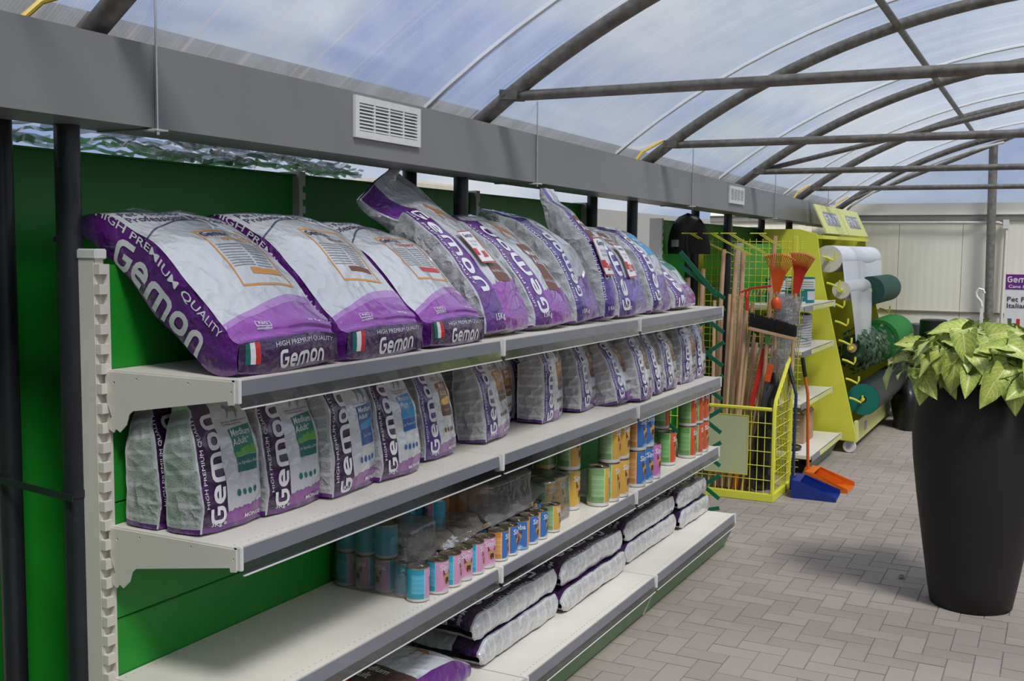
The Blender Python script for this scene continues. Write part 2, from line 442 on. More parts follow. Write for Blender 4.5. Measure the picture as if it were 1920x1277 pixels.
# hose / yellow cable in the eave corner
for j, (y, lab) in enumerate(((-.09, 'yellow cable emerging behind the casing beside the nearest hoop foot'), (3.885, 'yellow cable looping over the casing at a middle hoop foot'), (7.83, 'yellow cable at the hoop foot near the display sign'), (9.75, 'yellow cable stub by the end wall hoop'))):
    mb = MB(); z = 2.2+slope(y)
    mb.tube([(-.06, y-.12, z-.02), (-.03, y-.06, z+.05), (.0, y+.0, z+.08), (.045, y+.06, z+.12)], .008, 8)
    tag(build(mb, 'yellow_cable', flat('yellow_cable', (.75, .5, .05), rough=.4), None, True), lab, 'cable')
# ------------------------------------------------------------ end wall
BEIGE = flat('beige_sandwich_panel', (.86, .825, .71), (.83, .795, .685), 2.5, rough=.5)
ew = thing('wall_back', (1.8, 10.0, 0), 'beige end wall of ribbed sandwich panels', 'wall'); del ew['category']; struct(ew)
xs = [-1.5, -.35, .55, 1.17, 2.27, 3.37, 4.9]
for a, b in zip(xs[:-1], xs[1:]):
    for z0, z1, nm in ((1.085, 2.02, 'wall_panel'), (0, 1.075, 'wall_panel')):
        mb = MB(); n = max(2, int((b-a)/.035)); p = [(a+.002, 10.08)]
        for k in range(n+1):
            x = a+.002+(b-a-.004)*k/n; p += [(x, 10.0+(.0012 if k % 2 else 0))]
        p.append((b-.002, 10.08))
        mb.prism(p, z0, z1, 'z'); build(mb, nm, BEIGE, ew)
mb = MB(); mb.box(-1.5, 4.9, 10.0, 10.07, 2.085, 2.205); build(mb, 'upper_board', BEIGE, ew)
mb = MB(); mb.box(-1.5, 4.9, 9.985, 10.07, 2.02, 2.085); build(mb, 'wall_channel', flat('wall_channel_paint', (.26, .245, .225), rough=.5), ew)
mb = MB(); mb.box(-1.5, 4.9, 9.975, 10.0, 2.083, 2.093); build(mb, 'channel_lip', WHITEP, ew)
mb = MB(); mb.box(-1.5, 4.9, 9.985, 10.01, 1.073, 1.088); build(mb, 'panel_joint', flat('wall_joint_brown', (.28, .22, .16), rough=.6), ew)
# gable glazing above the wall
mb = MB()
def gab(u, v):
    x = -.15+4.9*u; zt = arch_pt(x, AR+.03)-.05; return Vector((x, 9.93+.02, 2.2+(zt-2.2)*v if zt > 2.2 else 2.2))
mb.grid(gab, 40, 6); gb = struct(build(mb, 'window_1', sheet_mat('gable_sheet'), None, 'all'), 'translucent gable sheet above the beige end wall')
mb = MB(); mb.tube([(1.472, 9.89, 0), (1.425, 9.89, 2.78)], .042, 12); o = build(mb, 'gable_post', flat('worn_galvanised_post', (.28, .27, .25), (.17, .15, .13), 25, rough=.5, metal=.4), None, True); tag(o, 'upright galvanised post standing against the end wall', 'post')
t = thing('cable_conduit', (1.5, 9.96, 0), 'white plastic conduit running along and down the beige end wall', 'conduit')
mb = MB(); mb.tube([(-.3, 9.95, 2.005), (1.50, 9.95, 2.0), (1.55, 9.95, 1.985), (1.575, 9.95, 1.93), (1.56, 9.95, 0)], .016, 8); build(mb, 'conduit_pipe', flat('conduit_white', (.66, .64, .58), rough=.5), t, True)
mb = MB(); pts = [(.0+.05, 9.80, 2.14)]
for k in range(14):
    x = .1+k*.11; pts.append((x, 9.72, arch_pt(x)-.085+slope(9.8)))
mb.tube(pts, .013, 8); build(mb, 'conduit_pipe', flat('conduit_white', (.66, .64, .58)), t, True)
mb = MB(); mb.box(1.545, 1.60, 9.93, 9.97, 1.94, 2.03); build(mb, 'junction_clip', WHITEP, t)
# walls out of the picture, two of them added to hold back light
mb = MB(); mb.box(-4.5, 6.5, -4.3, -4.2, 0, 3.4); struct(build(mb, 'wall_front', flat('plain_plaster', (.20, .195, .19), rough=.8)), 'plain wall behind the viewer')
mb = MB(); mb.box(-3.0, .45, -1.42, -1.34, 0, 1.93); struct(build(mb, 'wall_partition', flat('plain_plaster', (.20, .195, .19), rough=.8)), 'dark partition closing the near end of the shelving')  # added out of view to keep light off the near shelf end
mb = MB(); mb.box(4.78, 4.88, -4.2, 10, 0, 2.2); struct(build(mb, 'wall_right', flat('side_wall_grey', (.42, .40, .36), rough=.6)), 'beige side wall opposite the shelving')  # added out of view to cut low light from the open side
mb = MB(); mb.box(-3.2, -3.1, 3.2, 17, 0, 2.2); struct(build(mb, 'wall_left', flat('rough_concrete', (.34, .33, .31), (.22, .215, .2), 60, rough=.9)), 'speckled concrete boundary wall behind the shelving')
# ------------------------------------------------------------ main shelving
ZT = 1.375
LV = {'t': ZT, 'm': ZT-.4, 'l': ZT-.8, 'b': .197}
BW = 1.33; DU = .407; DB = .511
gd = thing('gondola_shelving', (.2, 2, 0), 'long cream and green shop shelving unit stocked with dog food', 'shelving')
for k in range(4):
    y = k*BW
    mb = MB(); mb.box(-.10, -.03, y-.016, y+.016, 0, 1.655); up = build(mb, 'upright', ENAMEL, gd, bevel=.003)
    mb = MB(); mb.box(-.104, -.022, y-.019, y+.019, 1.652, 1.678); build(mb, 'upright_cap', WHITEP, up, bevel=.003)
    mb = MB(); mb.box(-.03, -.012, y+.009, y+.016, .02, 1.64); zp = .02          # rail with real notches
    for q in range(32):
        z = .09+q*.05 if q < 31 else 1.64
        mb.box(-.03, -.012, y-.016, y+.009, zp, z); zp = z+.025
    build(mb, 'slotted_rail', ENAMEL, up)
for k in range(3):
    y0, y1 = k*BW+.018, (k+1)*BW-.018
    zs = [.2, .42, .725, 1.03, 1.335, 1.64]
    for a, b in zip(zs[:-1], zs[1:]):
        mb = MB(); mb.box(-.034, -.016, y0, y1, a+.0015, b-.0015); build(mb, 'back_panel', GREEN, gd, bevel=.002)
from mathutils.geometry import tessellate_polygon
def bracket(D, z, y, s):
    """side bracket profile in x-z with drilled holes"""
    p = [(-.018, z-.004), (D-.004, z-.004), (D-.004, z-.058), (D-.022, z-.06), (D-.024, z-.05), (.075, z-.098), (.062, z-.108), (.052, z-.135), (.03, z-.155), (.016, z-.147), (.008, z-.158), (-.008, z-.15), (-.012, z-.13), (.002, z-.118), (-.012, z-.085), (-.018, z-.05)]
    H = [[(cx+.0034*math.cos(a), cz-.0034*math.sin(a)) for a in [2*math.pi*i/8 for i in range(8)]] for cx, cz in ((.09, z-.017), (.26, z-.016), (D-.012, z-.028), (.012, z-.03))]
    loops = [p]+H; flat_ = [q for l in loops for q in l]; n = len(flat_)
    tris = tessellate_polygon([[Vector((q[0], q[1], 0)) for q in l] for l in loops])
    m = MB(); ya, yb = y, y+.0028*s; fs = [tuple(t) for t in tris]+[tuple(i+n for i in t)[::-1] for t in tris]; o = 0
    for l in loops:
        k = len(l); fs += [(o+i, o+i+n, o+(i+1) % k+n, o+(i+1) % k) for i in range(k)]; o += k
    m.add([(q[0], ya, q[1]) for q in flat_]+[(q[0], yb, q[1]) for q in flat_], fs); return m
def pierced(x0, x1, y0, y1, z0, z1, rows):
    """slab with rows of punched rectangular holes"""
    xs = [x0]+[v for r in rows for v in (r-.0025, r+.0025)]+[x1]; ys = [y0]
    for q in range(int((y1-y0)/.0255)): y = y0+.02+q*.0255; ys += [y-.003, y+.003]
    ys = [v for v in ys if v < y1-.004]; ys += [y1] if len(ys) % 2 else [(ys[-1]+y1)/2, y1]
    nx, ny = len(xs), len(ys); id_ = lambda i, j, k: (k*ny+j)*nx+i
    hole = lambda i, j: i < 0 or j < 0 or i >= nx-1 or j >= ny-1 or (i % 2 == 1 and j % 2 == 1)
    m = MB(); fs = []
    for i in range(nx-1):
        for j in range(ny-1):
            if hole(i, j): continue
            fs += [(id_(i,j,1), id_(i+1,j,1), id_(i+1,j+1,1), id_(i,j+1,1)), (id_(i,j+1,0), id_(i+1,j+1,0), id_(i+1,j,0), id_(i,j,0))]
            if hole(i, j-1): fs.append((id_(i,j,0), id_(i+1,j,0), id_(i+1,j,1), id_(i,j,1)))
            if hole(i, j+1): fs.append((id_(i+1,j+1,0), id_(i,j+1,0), id_(i,j+1,1), id_(i+1,j+1,1)))
            if hole(i-1, j): fs.append((id_(i,j+1,0), id_(i,j,0), id_(i,j,1), id_(i,j+1,1)))
            if hole(i+1, j): fs.append((id_(i+1,j,0), id_(i+1,j+1,0), id_(i+1,j+1,1), id_(i+1,j,1)))
    m.add([(x, y, z) for z in (z0, z1) for y in ys for x in xs], fs); return m
for lv, z in LV.items():
    D = DB if lv == 'b' else DU
    for k in range(3):
        y0, y1 = k*BW+.003, (k+1)*BW-.003
        sh = build(pierced(-.012, D-.004, y0, y1, z-.03, z, (.0065, D-.029)), 'shelf', ENAMEL, gd)
        mb = MB(); mb.prism([(D-.002, z-.003), (D+.001, z-.003), (D+.005, z-.038), (D+.002, z-.038)], y0+.012, y1-.012, 'y'); build(mb, 'price_strip', STRIPG, sh)
        mb = MB(); mb.prism([(D+.002, z-.038), (D+.005, z-.038), (D+.008, z-.066), (D+.005, z-.066)], y0+.012, y1-.012, 'y'); build(mb, 'clear_lip', CLEAR, sh)
        mb = MB(); mb.prism([(D+.004, z-.066), (D+.010, z-.066), (D+.010, z-.0695), (D+.004, z-.0695)], y0+.012, y1-.012, 'y'); build(mb, 'strip_edge', WHITEP, sh)
        if lv != 'b':
            build(bracket(D, z, y0, -1), 'bracket', ENAMEL, sh); build(bracket(D, z, y1, 1), 'bracket', ENAMEL, sh)
        mb = MB(); mb.box(D-.014, D+.009, y0-.003 if k else y0, y0+.011, z-.056, z+.003)
        build(mb, 'end_cap', WHITEP, sh, bevel=.002)
        if k == 2: mb = MB(); mb.box(D-.014, D+.009, y1-.011, y1+.002, z-.056, z+.003); build(mb, 'end_cap', WHITEP, sh, bevel=.002)
for k in range(3):
    y0, y1 = k*BW+.004, (k+1)*BW-.004; z = LV['b']
    mb = MB(); mb.prism([(DB-.016, z-.06), (DB-.004, z-.06), (.457, .010), (.445, .010)], y0, y1, 'y'); build(mb, 'plinth', flat('plinth_green', (.05, .22, .05), (.045, .20, .045), 5, rough=.3), gd)
    mb = MB(); mb.prism([(DB-.016, z-.06), (DB-.001, z-.06), (.460, .008), (.445, .008)], y1-.002, y1+.008, 'y'); build(mb, 'plinth_joint', ENAMEL, gd)
    for yy in (y0+.03,):
        mb = MB(); mb.lathe([(.018, 0), (.018, .012), (.008, .014), (.008, .03)], 10, (.42, yy, 0)); build(mb, 'levelling_foot', BLACKP, gd)
mb = MB(); mb.lathe([(.018, 0), (.018, .012), (.008, .014), (.008, .03)], 10, (.42, 3*BW-.03, 0)); build(mb, 'levelling_foot', BLACKP, gd)
# ------------------------------------------------------------ taller row behind
def rear_row(ys, label, end=None, x=-.42, zt=1.952):
    t = thing('tall_shelving', (x, ys[0], 0), label, 'shelving')
    for k, y in enumerate(ys):
        mb = MB(); mb.box(x-.07, x+.004, y-.018, y+.018, 0, zt+.012); mb.box(x+.004, x+.02, y-.018, y+.002, 0, zt+.012); zp = 0
        for q in range(5, -2, -1):
            z = zt-.064-q*.05 if q >= 0 else zt+.012
            mb.box(x+.004, x+.02, y+.002, y+.018, zp, z); zp = z+.024
        build(mb, 'upright', ENAMEL, t)
    for a, b in zip(ys[:-1], ys[1:]):
        zs = [0, .35, .7, 1.1, 1.47, zt]
        for c, d in zip(zs[:-1], zs[1:]):
            mb = MB(); mb.box(x-.03, x-.012-(.004 if c == 0 else 0), a+.017, b-.017, c, d); build(mb, 'back_panel', GREEN, t)
        mb = MB(); mb.box(x-.03, x+.008, a+.02, b-.02, zt-.004, zt+.002); build(mb, 'top_lip', GREEN, t)
    return t
rear_row([-2.72, -1.39, -.06, 1.27, 2.60, 3.92], 'taller row of dark green panelled shelving behind the dog food shelves')
rear_row([5.25, 6.1, 7.0, 7.9], 'tall green panelled shelving behind the garden tools', zt=1.90)
# shiny film bundle lying on the tall row
FOIL = clearfilm('crumpled_clear_film', (.85, .87, .9), .35, .08, 0, .45)
FILM = clearfilm('bundle_film', (.75, .77, .80), .35, .08)
t = thing('plastic_film_bundle', (-.47, .7, 1.955), 'crumpled shiny clear plastic film piled along the top of the green panels', 'plastic film')
for k in range(85):
    y = rnd.uniform(-.2, 1.62); L = rnd.uniform(.12, .40); z = 1.966+rnd.uniform(0, .10)*(1 if y < 1.0 else max(.35, 1-(y-1.0)*.9)); x = -.45-rnd.uniform(0, .10)
    tilt = rnd.uniform(-.10, .10); w = rnd.uniform(.006, .022); ph = rnd.uniform(0, 6)
    mb = MB()
    def fn(u, v):
        yy = y+(u-.5)*L
        return Vector((x+.012*math.sin(9*u+ph)+.008*v, yy, max(1.956, z+tilt*(u-.5)*L*1.6+w*(v-.5)+.006*math.sin(14*u+ph))))
    mb.grid(fn, 8, 1)
    build(mb, 'film_strip', FOIL if k % 3 else FILM, t, 'all')
mb = MB(); mb.box(-1.5, -1.1, 2.9, 3.6, 0, 2.06); o = build(mb, 'storage_box', flat('pale_carton', (.55, .50, .42), rough=.7), None, bevel=.01); tag(o, 'tall pale carton standing behind the shelf uprights', 'box')
# ------------------------------------------------------------ lettering as flat 2D meshes
def stroke_mesh(paths, w):
    """thick poly-line letters -> (verts, faces)"""
    V = []; F = []
    for pts, closed in paths:
        n = len(pts); L = []
        for i in range(n):
            p = Vector(pts[i])
            a = Vector(pts[i-1]) if (i > 0 or closed) else None
            b = Vector(pts[(i+1) % n]) if (i < n-1 or closed) else None
            d1 = (p-a).normalized() if a is not None else None; d2 = (b-p).normalized() if b is not None else None
            if d1 is None: d1 = d2
            if d2 is None: d2 = d1
            n1 = Vector((-d1.y, d1.x)); n2 = Vector((-d2.y, d2.x)); m = (n1+n2)
            if m.length < 1e-6: m = n1
            m.normalize(); k = w/2/max(.5, m.dot(n1))
            L.append((p+m*k, p-m*k))
        o = len(V)
        for a, b in L: V += [a, b]
        for i in range(n if closed else n-1):
            j = (i+1) % n; F.append((o+2*i, o+2*j, o+2*j+1, o+2*i+1))
    return [(p.x, p.y) for p in V], F
def rr(x0, y0, x1, y1, r, k=3):
    out = []
    for cx, cy, a0 in ((x1-r, y1-r, 0), (x0+r, y1-r, 90), (x0+r, y0+r, 180), (x1-r, y0+r, 270)):
        for q in range(k+1):
            a = math.radians(a0+90*q/k); out.append((cx+r*math.cos(a), cy+r*math.sin(a)))
    return out
def logo2d():
    """rounded geometric word 'Gemon', cap height 1.3, x-height 1"""
    P = []; r = .3; x = 0; w = .24; h = w/2
    o = rr(h, h, 1.0-h, 1.3-h, r)                          # G
    P.append(([(1.0-h, 1.3-h)]+[p for p in o[4:8]]+o[8:12]+o[12:16]+[(1.0-h, .66), (.5, .66)], False)); x = 1.14
    o = rr(x+h, h, x+.9-h, 1-h, r)                          # e
    P.append(([(x+h, .5), (x+.9-h, .5)]+o[0:4]+o[4:8]+o[8:12]+[(x+.9-h, h)], False)); x += 1.04
    o = rr(x+h, h, x+1.45-h, 1-h, r)                        # m
    P.append(([(x+h, 0)]+o[4:8][::-1]+o[0:4][::-1]+[(x+1.45-h, 0)], False)); P.append(([(x+.725, 1-w), (x+.725, 0)], False)); x += 1.59
    o = rr(x+h, h, x+.9-h, 1-h, r); P.append((o, True)); x += 1.04     # o
    o = rr(x+h, h, x+.9-h, 1-h, r)                          # n
    P.append(([(x+h, 0)]+o[4:8][::-1]+o[0:4][::-1]+[(x+.9-h, 0)], False)); x += .9
    V, F = stroke_mesh(P, w)
    return V, F, x, 1.3
_tx = {}
def text2d(s, bold=0.0, sx=1.0):
    """word set in the built-in font -> flat mesh with height ~1 for capitals"""
    key = (s, bold, sx)
    if key in _tx: return _tx[key]
    if s == '@logo': V, F, w, h = logo2d(); V = [(x/h, y/h) for x, y in V]; _tx[key] = (V, F, w/h); return _tx[key]
    c = bpy.data.curves.new('t', 'FONT'); c.body = s; c.size = 1.37; c.offset = bold; c.resolution_u = 2; c.align_x = 'LEFT'; c.space_line = .95
    o = bpy.data.objects.new('t', c); me = bpy.data.meshes.new_from_object(o)
    V = [(v.co.x*sx, v.co.y) for v in me.vertices]; F = [tuple(p.vertices) for p in me.polygons]
    bpy.data.objects.remove(o); bpy.data.meshes.remove(me); bpy.data.curves.remove(c)
    w = max([p[0] for p in V] or [0])
    _tx[key] = (V, F, w)
    return _tx[key]
def rect2d(w, h): return [(-w/2, -h/2), (w/2, -h/2), (w/2, h/2), (-w/2, h/2)], [(0, 1, 2, 3)]
def poly2d(p): return list(p), [tuple(range(len(p)))]
def place2d(VF, s=1, ang=0, at=(0, 0), cx=None):
    V, F = VF[0], VF[1]
    if cx is not None:
        x0 = min(p[0] for p in V); x1 = max(p[0] for p in V); y0 = min(p[1] for p in V); y1 = max(p[1] for p in V)
        V = [(p[0]-(x0+x1)/2, p[1]-(y0+y1)/2) for p in V]
    c, n = math.cos(ang), math.sin(ang)
    return [((p[0]*c-p[1]*n)*s+at[0], (p[0]*n+p[1]*c)*s+at[1]) for p in V], F
def slice2d(VF, du, dv):
    V, F = VF; bm = bmesh.new(); vs = [bm.verts.new((p[0], p[1], 0)) for p in V]
    for f in F:
        try: bm.faces.new([vs[i] for i in f])
        except ValueError: pass
    xs = [p[0] for p in V]; ys = [p[1] for p in V]
    for ax, lo, hi, d in ((0, min(xs), max(xs), du), (1, min(ys), max(ys), dv)):
        k = math.floor(lo/d)+1
        while k*d < hi:
            co = (k*d, 0, 0) if ax == 0 else (0, k*d, 0); no = (1, 0, 0) if ax == 0 else (0, 1, 0)
            bmesh.ops.bisect_plane(bm, geom=bm.verts[:]+bm.edges[:]+bm.faces[:], dist=1e-6, plane_co=co, plane_no=no); k += 1
    bm.verts.index_update()
    out = [(v.co.x, v.co.y) for v in bm.verts], [tuple(v.index for v in f.verts) for f in bm.faces]
    bm.free(); return out

# ------------------------------------------------------------ bags
class Bag:
    """film bag: spine points from bottom to top, width direction wd, half width a(s), half thickness b(s)"""
    def __init__(B, spine, wd, a, b, crown=.25, amp=.006, freq=9, seed=0, pinch=None, side=.25):
        B.sp = [Vector(p) for p in spine]; B.wd0 = wd; B.a = a; B.b = b; B.crown = crown; B.amp = amp; B.freq = freq; B.seed = seed; B.side = side
        m = 60; B.C = [B._cr(i/m) for i in range(m+1)]
        B.L = sum((B.C[i+1]-B.C[i]).length for i in range(m))
    def _cr(B, s):
        P = B.sp; n = len(P)-1; t = max(0, min(.99999, s))*n; i = int(t); f = t-i
        p0 = P[max(0, i-1)]; p1 = P[i]; p2 = P[i+1]; p3 = P[min(n, i+2)]
        return .5*((2*p1)+(p2-p0)*f+(2*p0-5*p1+4*p2-p3)*f*f+(3*p1-p0-3*p2+p3)*f**3)
    def frame(B, s):
        c = B._cr(s); t = (B._cr(min(1, s+.01))-B._cr(max(0, s-.01))).normalized()
        wd = B.wd0(s) if callable(B.wd0) else B.wd0
        wd = Vector(wd); wd = (wd-t*wd.dot(t)).normalized(); n = wd.cross(t)
        return c, t, wd, n
    def wr(B, p): return noise.noise_vector(p*B.freq+Vector((B.seed*7.3, 0, 0)))*B.amp + noise.noise_vector(p*B.freq*2.7+Vector((0, B.seed*3.1, 0)))*B.amp*.4
    def surf(B, f, u, s, eps=0):
        c, t, wd, n = B.frame(s); a, b = B.a(s), B.b(s); k = B.crown*b; ks = B.side*b
        if f == 0: p = c+wd*(a*u)+n*(b+k*(1-u*u)); d = n+wd*(2*k*u/max(a, .01))*.9
        elif f == 2: p = c-wd*(a*u)-n*(b+k*(1-u*u)); d = -n
        elif f == 3: p = c-wd*(a+ks*(1-u*u))+n*(b*u); d = -wd
        elif f == 1: p = c+wd*(a+ks*(1-u*u))-n*(b*u); d = wd
        return p+B.wr(p)+d.normalized()*eps
    def cap(B, u, w, eps=0):
        c, t, wd, n = B.frame(0); a, b = B.a(0), B.b(0)
        p = c+wd*(a*u)*(1+0)+n*(w*(b+B.crown*b*(1-u*u)))-t*(.012*(1-u*u)*(1-w*w))
        return p+B.wr(p)-t*eps
    def mesh(B, ns=34, nu=12, nv=6):
        mb = MB()
        for f, q in ((0, nu), (1, nv), (2, nu), (3, nv)):
            base = len(mb.f)
            mb.grid(lambda i, j, f=f: B.surf(f, 2*i-1, j), q, ns)
            for k in range(base, len(mb.f)): mb.uv[k] = [(x*.98+.01+f, y) for x, y in mb.uv[k]]
        base = len(mb.f); mb.grid(lambda i, j: B.cap(2*i-1, 2*j-1), nu, nv)
        for k in range(base, len(mb.f)): mb.uv[k] = [(x*.98+4.01, y) for x, y in mb.uv[k]]
        return mb
    def decal(B, VF, f, eps=.0012, du=.02, dv=.02):
        """VF in metres on the panel: x from the middle of the panel, y along the length"""
        V, F = slice2d(VF, du, dv); mb = MB(); P = []
        for x, y in V:
            if f == 4: P.append(B.cap(x/B.a(0), y/max(.01, B.b(0)), eps))
            else:
                s = max(0, min(1, y/B.L)); h = B.a(s) if f in (0, 2) else B.b(s)
                P.append(B.surf(f, max(-1, min(1, x/max(h, .003))), s, eps))
        mb.add(P, F); return mb

def film_bump(t, b, s1=9, st=.85):
    n = noise_tex(t, s1, 2, 'Object', None, .45); n2 = noise_tex(t, s1*2.6, 2, 'Object', None, .5); n3 = noise_tex(t, 6, 2); msk = ((n3-.42)*4).clamp()
    r = (1.0-((n-.5)*9.0).abs()).mx(0.0); r2 = (1.0-((n2-.5)*7.0).abs()).mx(0.0)     # sparse sharp creases of stiff film
    bump(t, b, r*.40+r2*msk*.22+n*.12, st, .015)
def uvx(t):
    c = t.nodes.new('ShaderNodeTexCoord'); s = t.nodes.new('ShaderNodeSeparateXYZ'); t.links.new(c.outputs['UV'], s.inputs[0])
    return X(t, s.outputs[0]), X(t, s.outputs[1])
PUR = (.13, .018, .21); DPUR = (.045, .008, .075); LPUR = (.30, .055, .40); LIL = (.42, .20, .52); SIL = (.58, .60, .63)
def microtext(t, U, V, rows=9.0, dens=170.0):
    c = t.nodes.new('ShaderNodeCombineXYZ'); t.links.new((U*.35).v, c.inputs[0]); t.links.new(V.v, c.inputs[1])
    n = t.nodes.new('ShaderNodeTexNoise'); n.inputs['Scale'].default_value = dens; n.inputs['Detail'].default_value = 1; t.links.new(c.outputs[0], n.inputs['Vector'])
    lines = (V*rows).fr().band(.12, .86)
    return lines*((X(t, n.outputs[0])-.43)*6).clamp()
def breeder_mat():
    m, t, b = newmat('breeder_bag_film'); U, V = uvx(t)
    fr = (U < 1.0); u = U
    arc = .20+(u*1.7).sin()*.155
    low = V < arc; low2 = V < (arc-.035)
    col = mixc(t, low, SIL, LIL); col = mixc(t, low2, col, LPUR)
    col = mixc(t, V < .03, col, PUR)
    line = (V-(.60+(u*3.1).sin()*.10)).abs() < .004
    col = mixc(t, line, col, (.10, .12, .18))
    col = mixc(t, V > .93, col, (.30, .22, .36))
    rest = mixc(t, U > 3.97, PUR, DPUR)
    col = mixc(t, fr, rest, col)
    t.links.new(col, b.inputs['Base Color']); setp(b, rough=.24, spec=.6, coat=1.0, coatr=.03, metal=.1)
    film_bump(t, b); return m
def dog_mat(name, strip=PUR, strip2=(.10, .05, .34), low=PUR, low2=LPUR, uni=.45, rows=9.0, lowh=.12, mtc=.45):
    m, t, b = newmat(name); U, V = uvx(t); u = U
    fr = (U < 1.0); right = U.band(1.0, 2.0); back = U.band(2.0, 3.0); left = U.band(3.0, 4.0)
    nb = noise_tex(t, 22, 3)
    sc = mixc(t, ((nb-.45)*3.0).clamp(), strip, strip2)
    edge = .40+((V-.1)*2.6).sin()*(-.06)
    col = mixc(t, u < edge, SIL, sc)
    lowm = V < (lowh+u*.05+((u*60).sin()*(u*23).sin())*.006)
    col = mixc(t, lowm*(u > edge*.9), col, low2)
    col = mixc(t, V < .055, col, low)
    col = mixc(t, u < .035, col, (.50, .52, .55))
    mt = microtext(t, U, V, rows)
    sv = mixc(t, mt*mtc, (.60, .61, .62), (.12, .12, .13))
    sl = mixc(t, ((U-3.5).abs() > .42)+(V < .05), sv, mixc(t, V < .05, (.60, .61, .63), low))
    bk = mixc(t, mt*.3, (.42, .40, .46), low)
    col = mixc(t, left, col, sl); col = mixc(t, right, col, mixc(t, V < .05, sv, low)); col = mixc(t, back, col, bk)
    col = mixc(t, U > 3.995, col, mixc(t, (U-4.5).abs() < .46, low, (.55, .54, .55)))
    t.links.new(col, b.inputs['Base Color']); setp(b, rough=.22, spec=.6, coat=1.0, coatr=.03, metal=.15)
    film_bump(t, b); return m
def ink(name, c, **k):
    k.setdefault('rough', .35); return flat(name, c, tuple(q*.95 for q in c), 12, **k)
INKW = ink('white_print', (.72, .73, .75)); INKD = ink('dark_violet_print', (.07, .05, .12)); INKO = ink('orange_print', (.62, .26, .05))
INKGR = ink('grey_print', (.28, .28, .29)); INKG = ink('green_print', (.02, .20, .13)); INKB = ink('blue_print', (.02, .10, .32)); INKLB = ink('bright_blue_print', (.03, .30, .62))
INKN = ink('brown_print', (.17, .06, .03)); INKGO = ink('gold_foil', (.75, .42, .12), metal=.85, rough=.22); INKR = ink('red_print', (.55, .03, .03)); INKT = ink('teal_print', (.01, .14, .12))
INKLG = ink('leaf_green_print', (.12, .38, .06)); INKK = ink('black_print', (.01, .01, .012)); INKPALE = ink('pale_print', (.66, .67, .70)); INKTAN = ink('fawn_print', (.36, .16, .06))

BREED = breeder_mat()
def logo(B, par, f, at, s, ang=0, mat=None, sx=1.0, nm='brand_lettering', eps=.0014):
    V, F, w = text2d('@logo'); V = [(x*sx, y) for x, y in V]
    o = build(B.decal(place2d((V, F), s, ang, at, 1), f, eps), nm, mat or INKW, par); return o
def word(B, par, f, txt, at, s, ang=0, mat=None, bold=.02, nm='lettering', sx=1.15, eps=.0014, du=.02):
    V, F, w = text2d(txt, bold, sx)
    return build(B.decal(place2d((V, F), s, ang, at, 1), f, eps, du, du), nm, mat or INKW, par)
def shape(B, par, f, VF, at, mat, ang=0, s=1, nm='printed_panel', eps=.0008):
    return build(B.decal(place2d(VF, s, ang, at), f, eps), nm, mat, par)
def frame2d(w, h, t):
    a, b = w/2, h/2; V = [(-a,-b),(a,-b),(a,b),(-a,b),(-a+t,-b+t),(a-t,-b+t),(a-t,b-t),(-a+t,b-t)]
    return V, [(0,1,5,4),(1,2,6,5),(2,3,7,6),(3,0,4,7)]
DOG = [(-1, .12), (-.92, .35), (-.78, .48), (-.70, .42), (-.45, .30), (0, .24), (.45, .26), (.62, .20), (.85, -.05), (1.05, -.35), (.98, -.37), (.74, -.12), (.66, -.2), (.72, -.5), (.60, -.95), (.52, -.95), (.58, -.55), (.42, -.2), (-.1, -.16), (-.32, -.2), (-.36, -.6), (-.46, -.95), (-.56, -.95), (-.48, -.5), (-.56, -.1), (-.74, .1), (-.9, .06)]
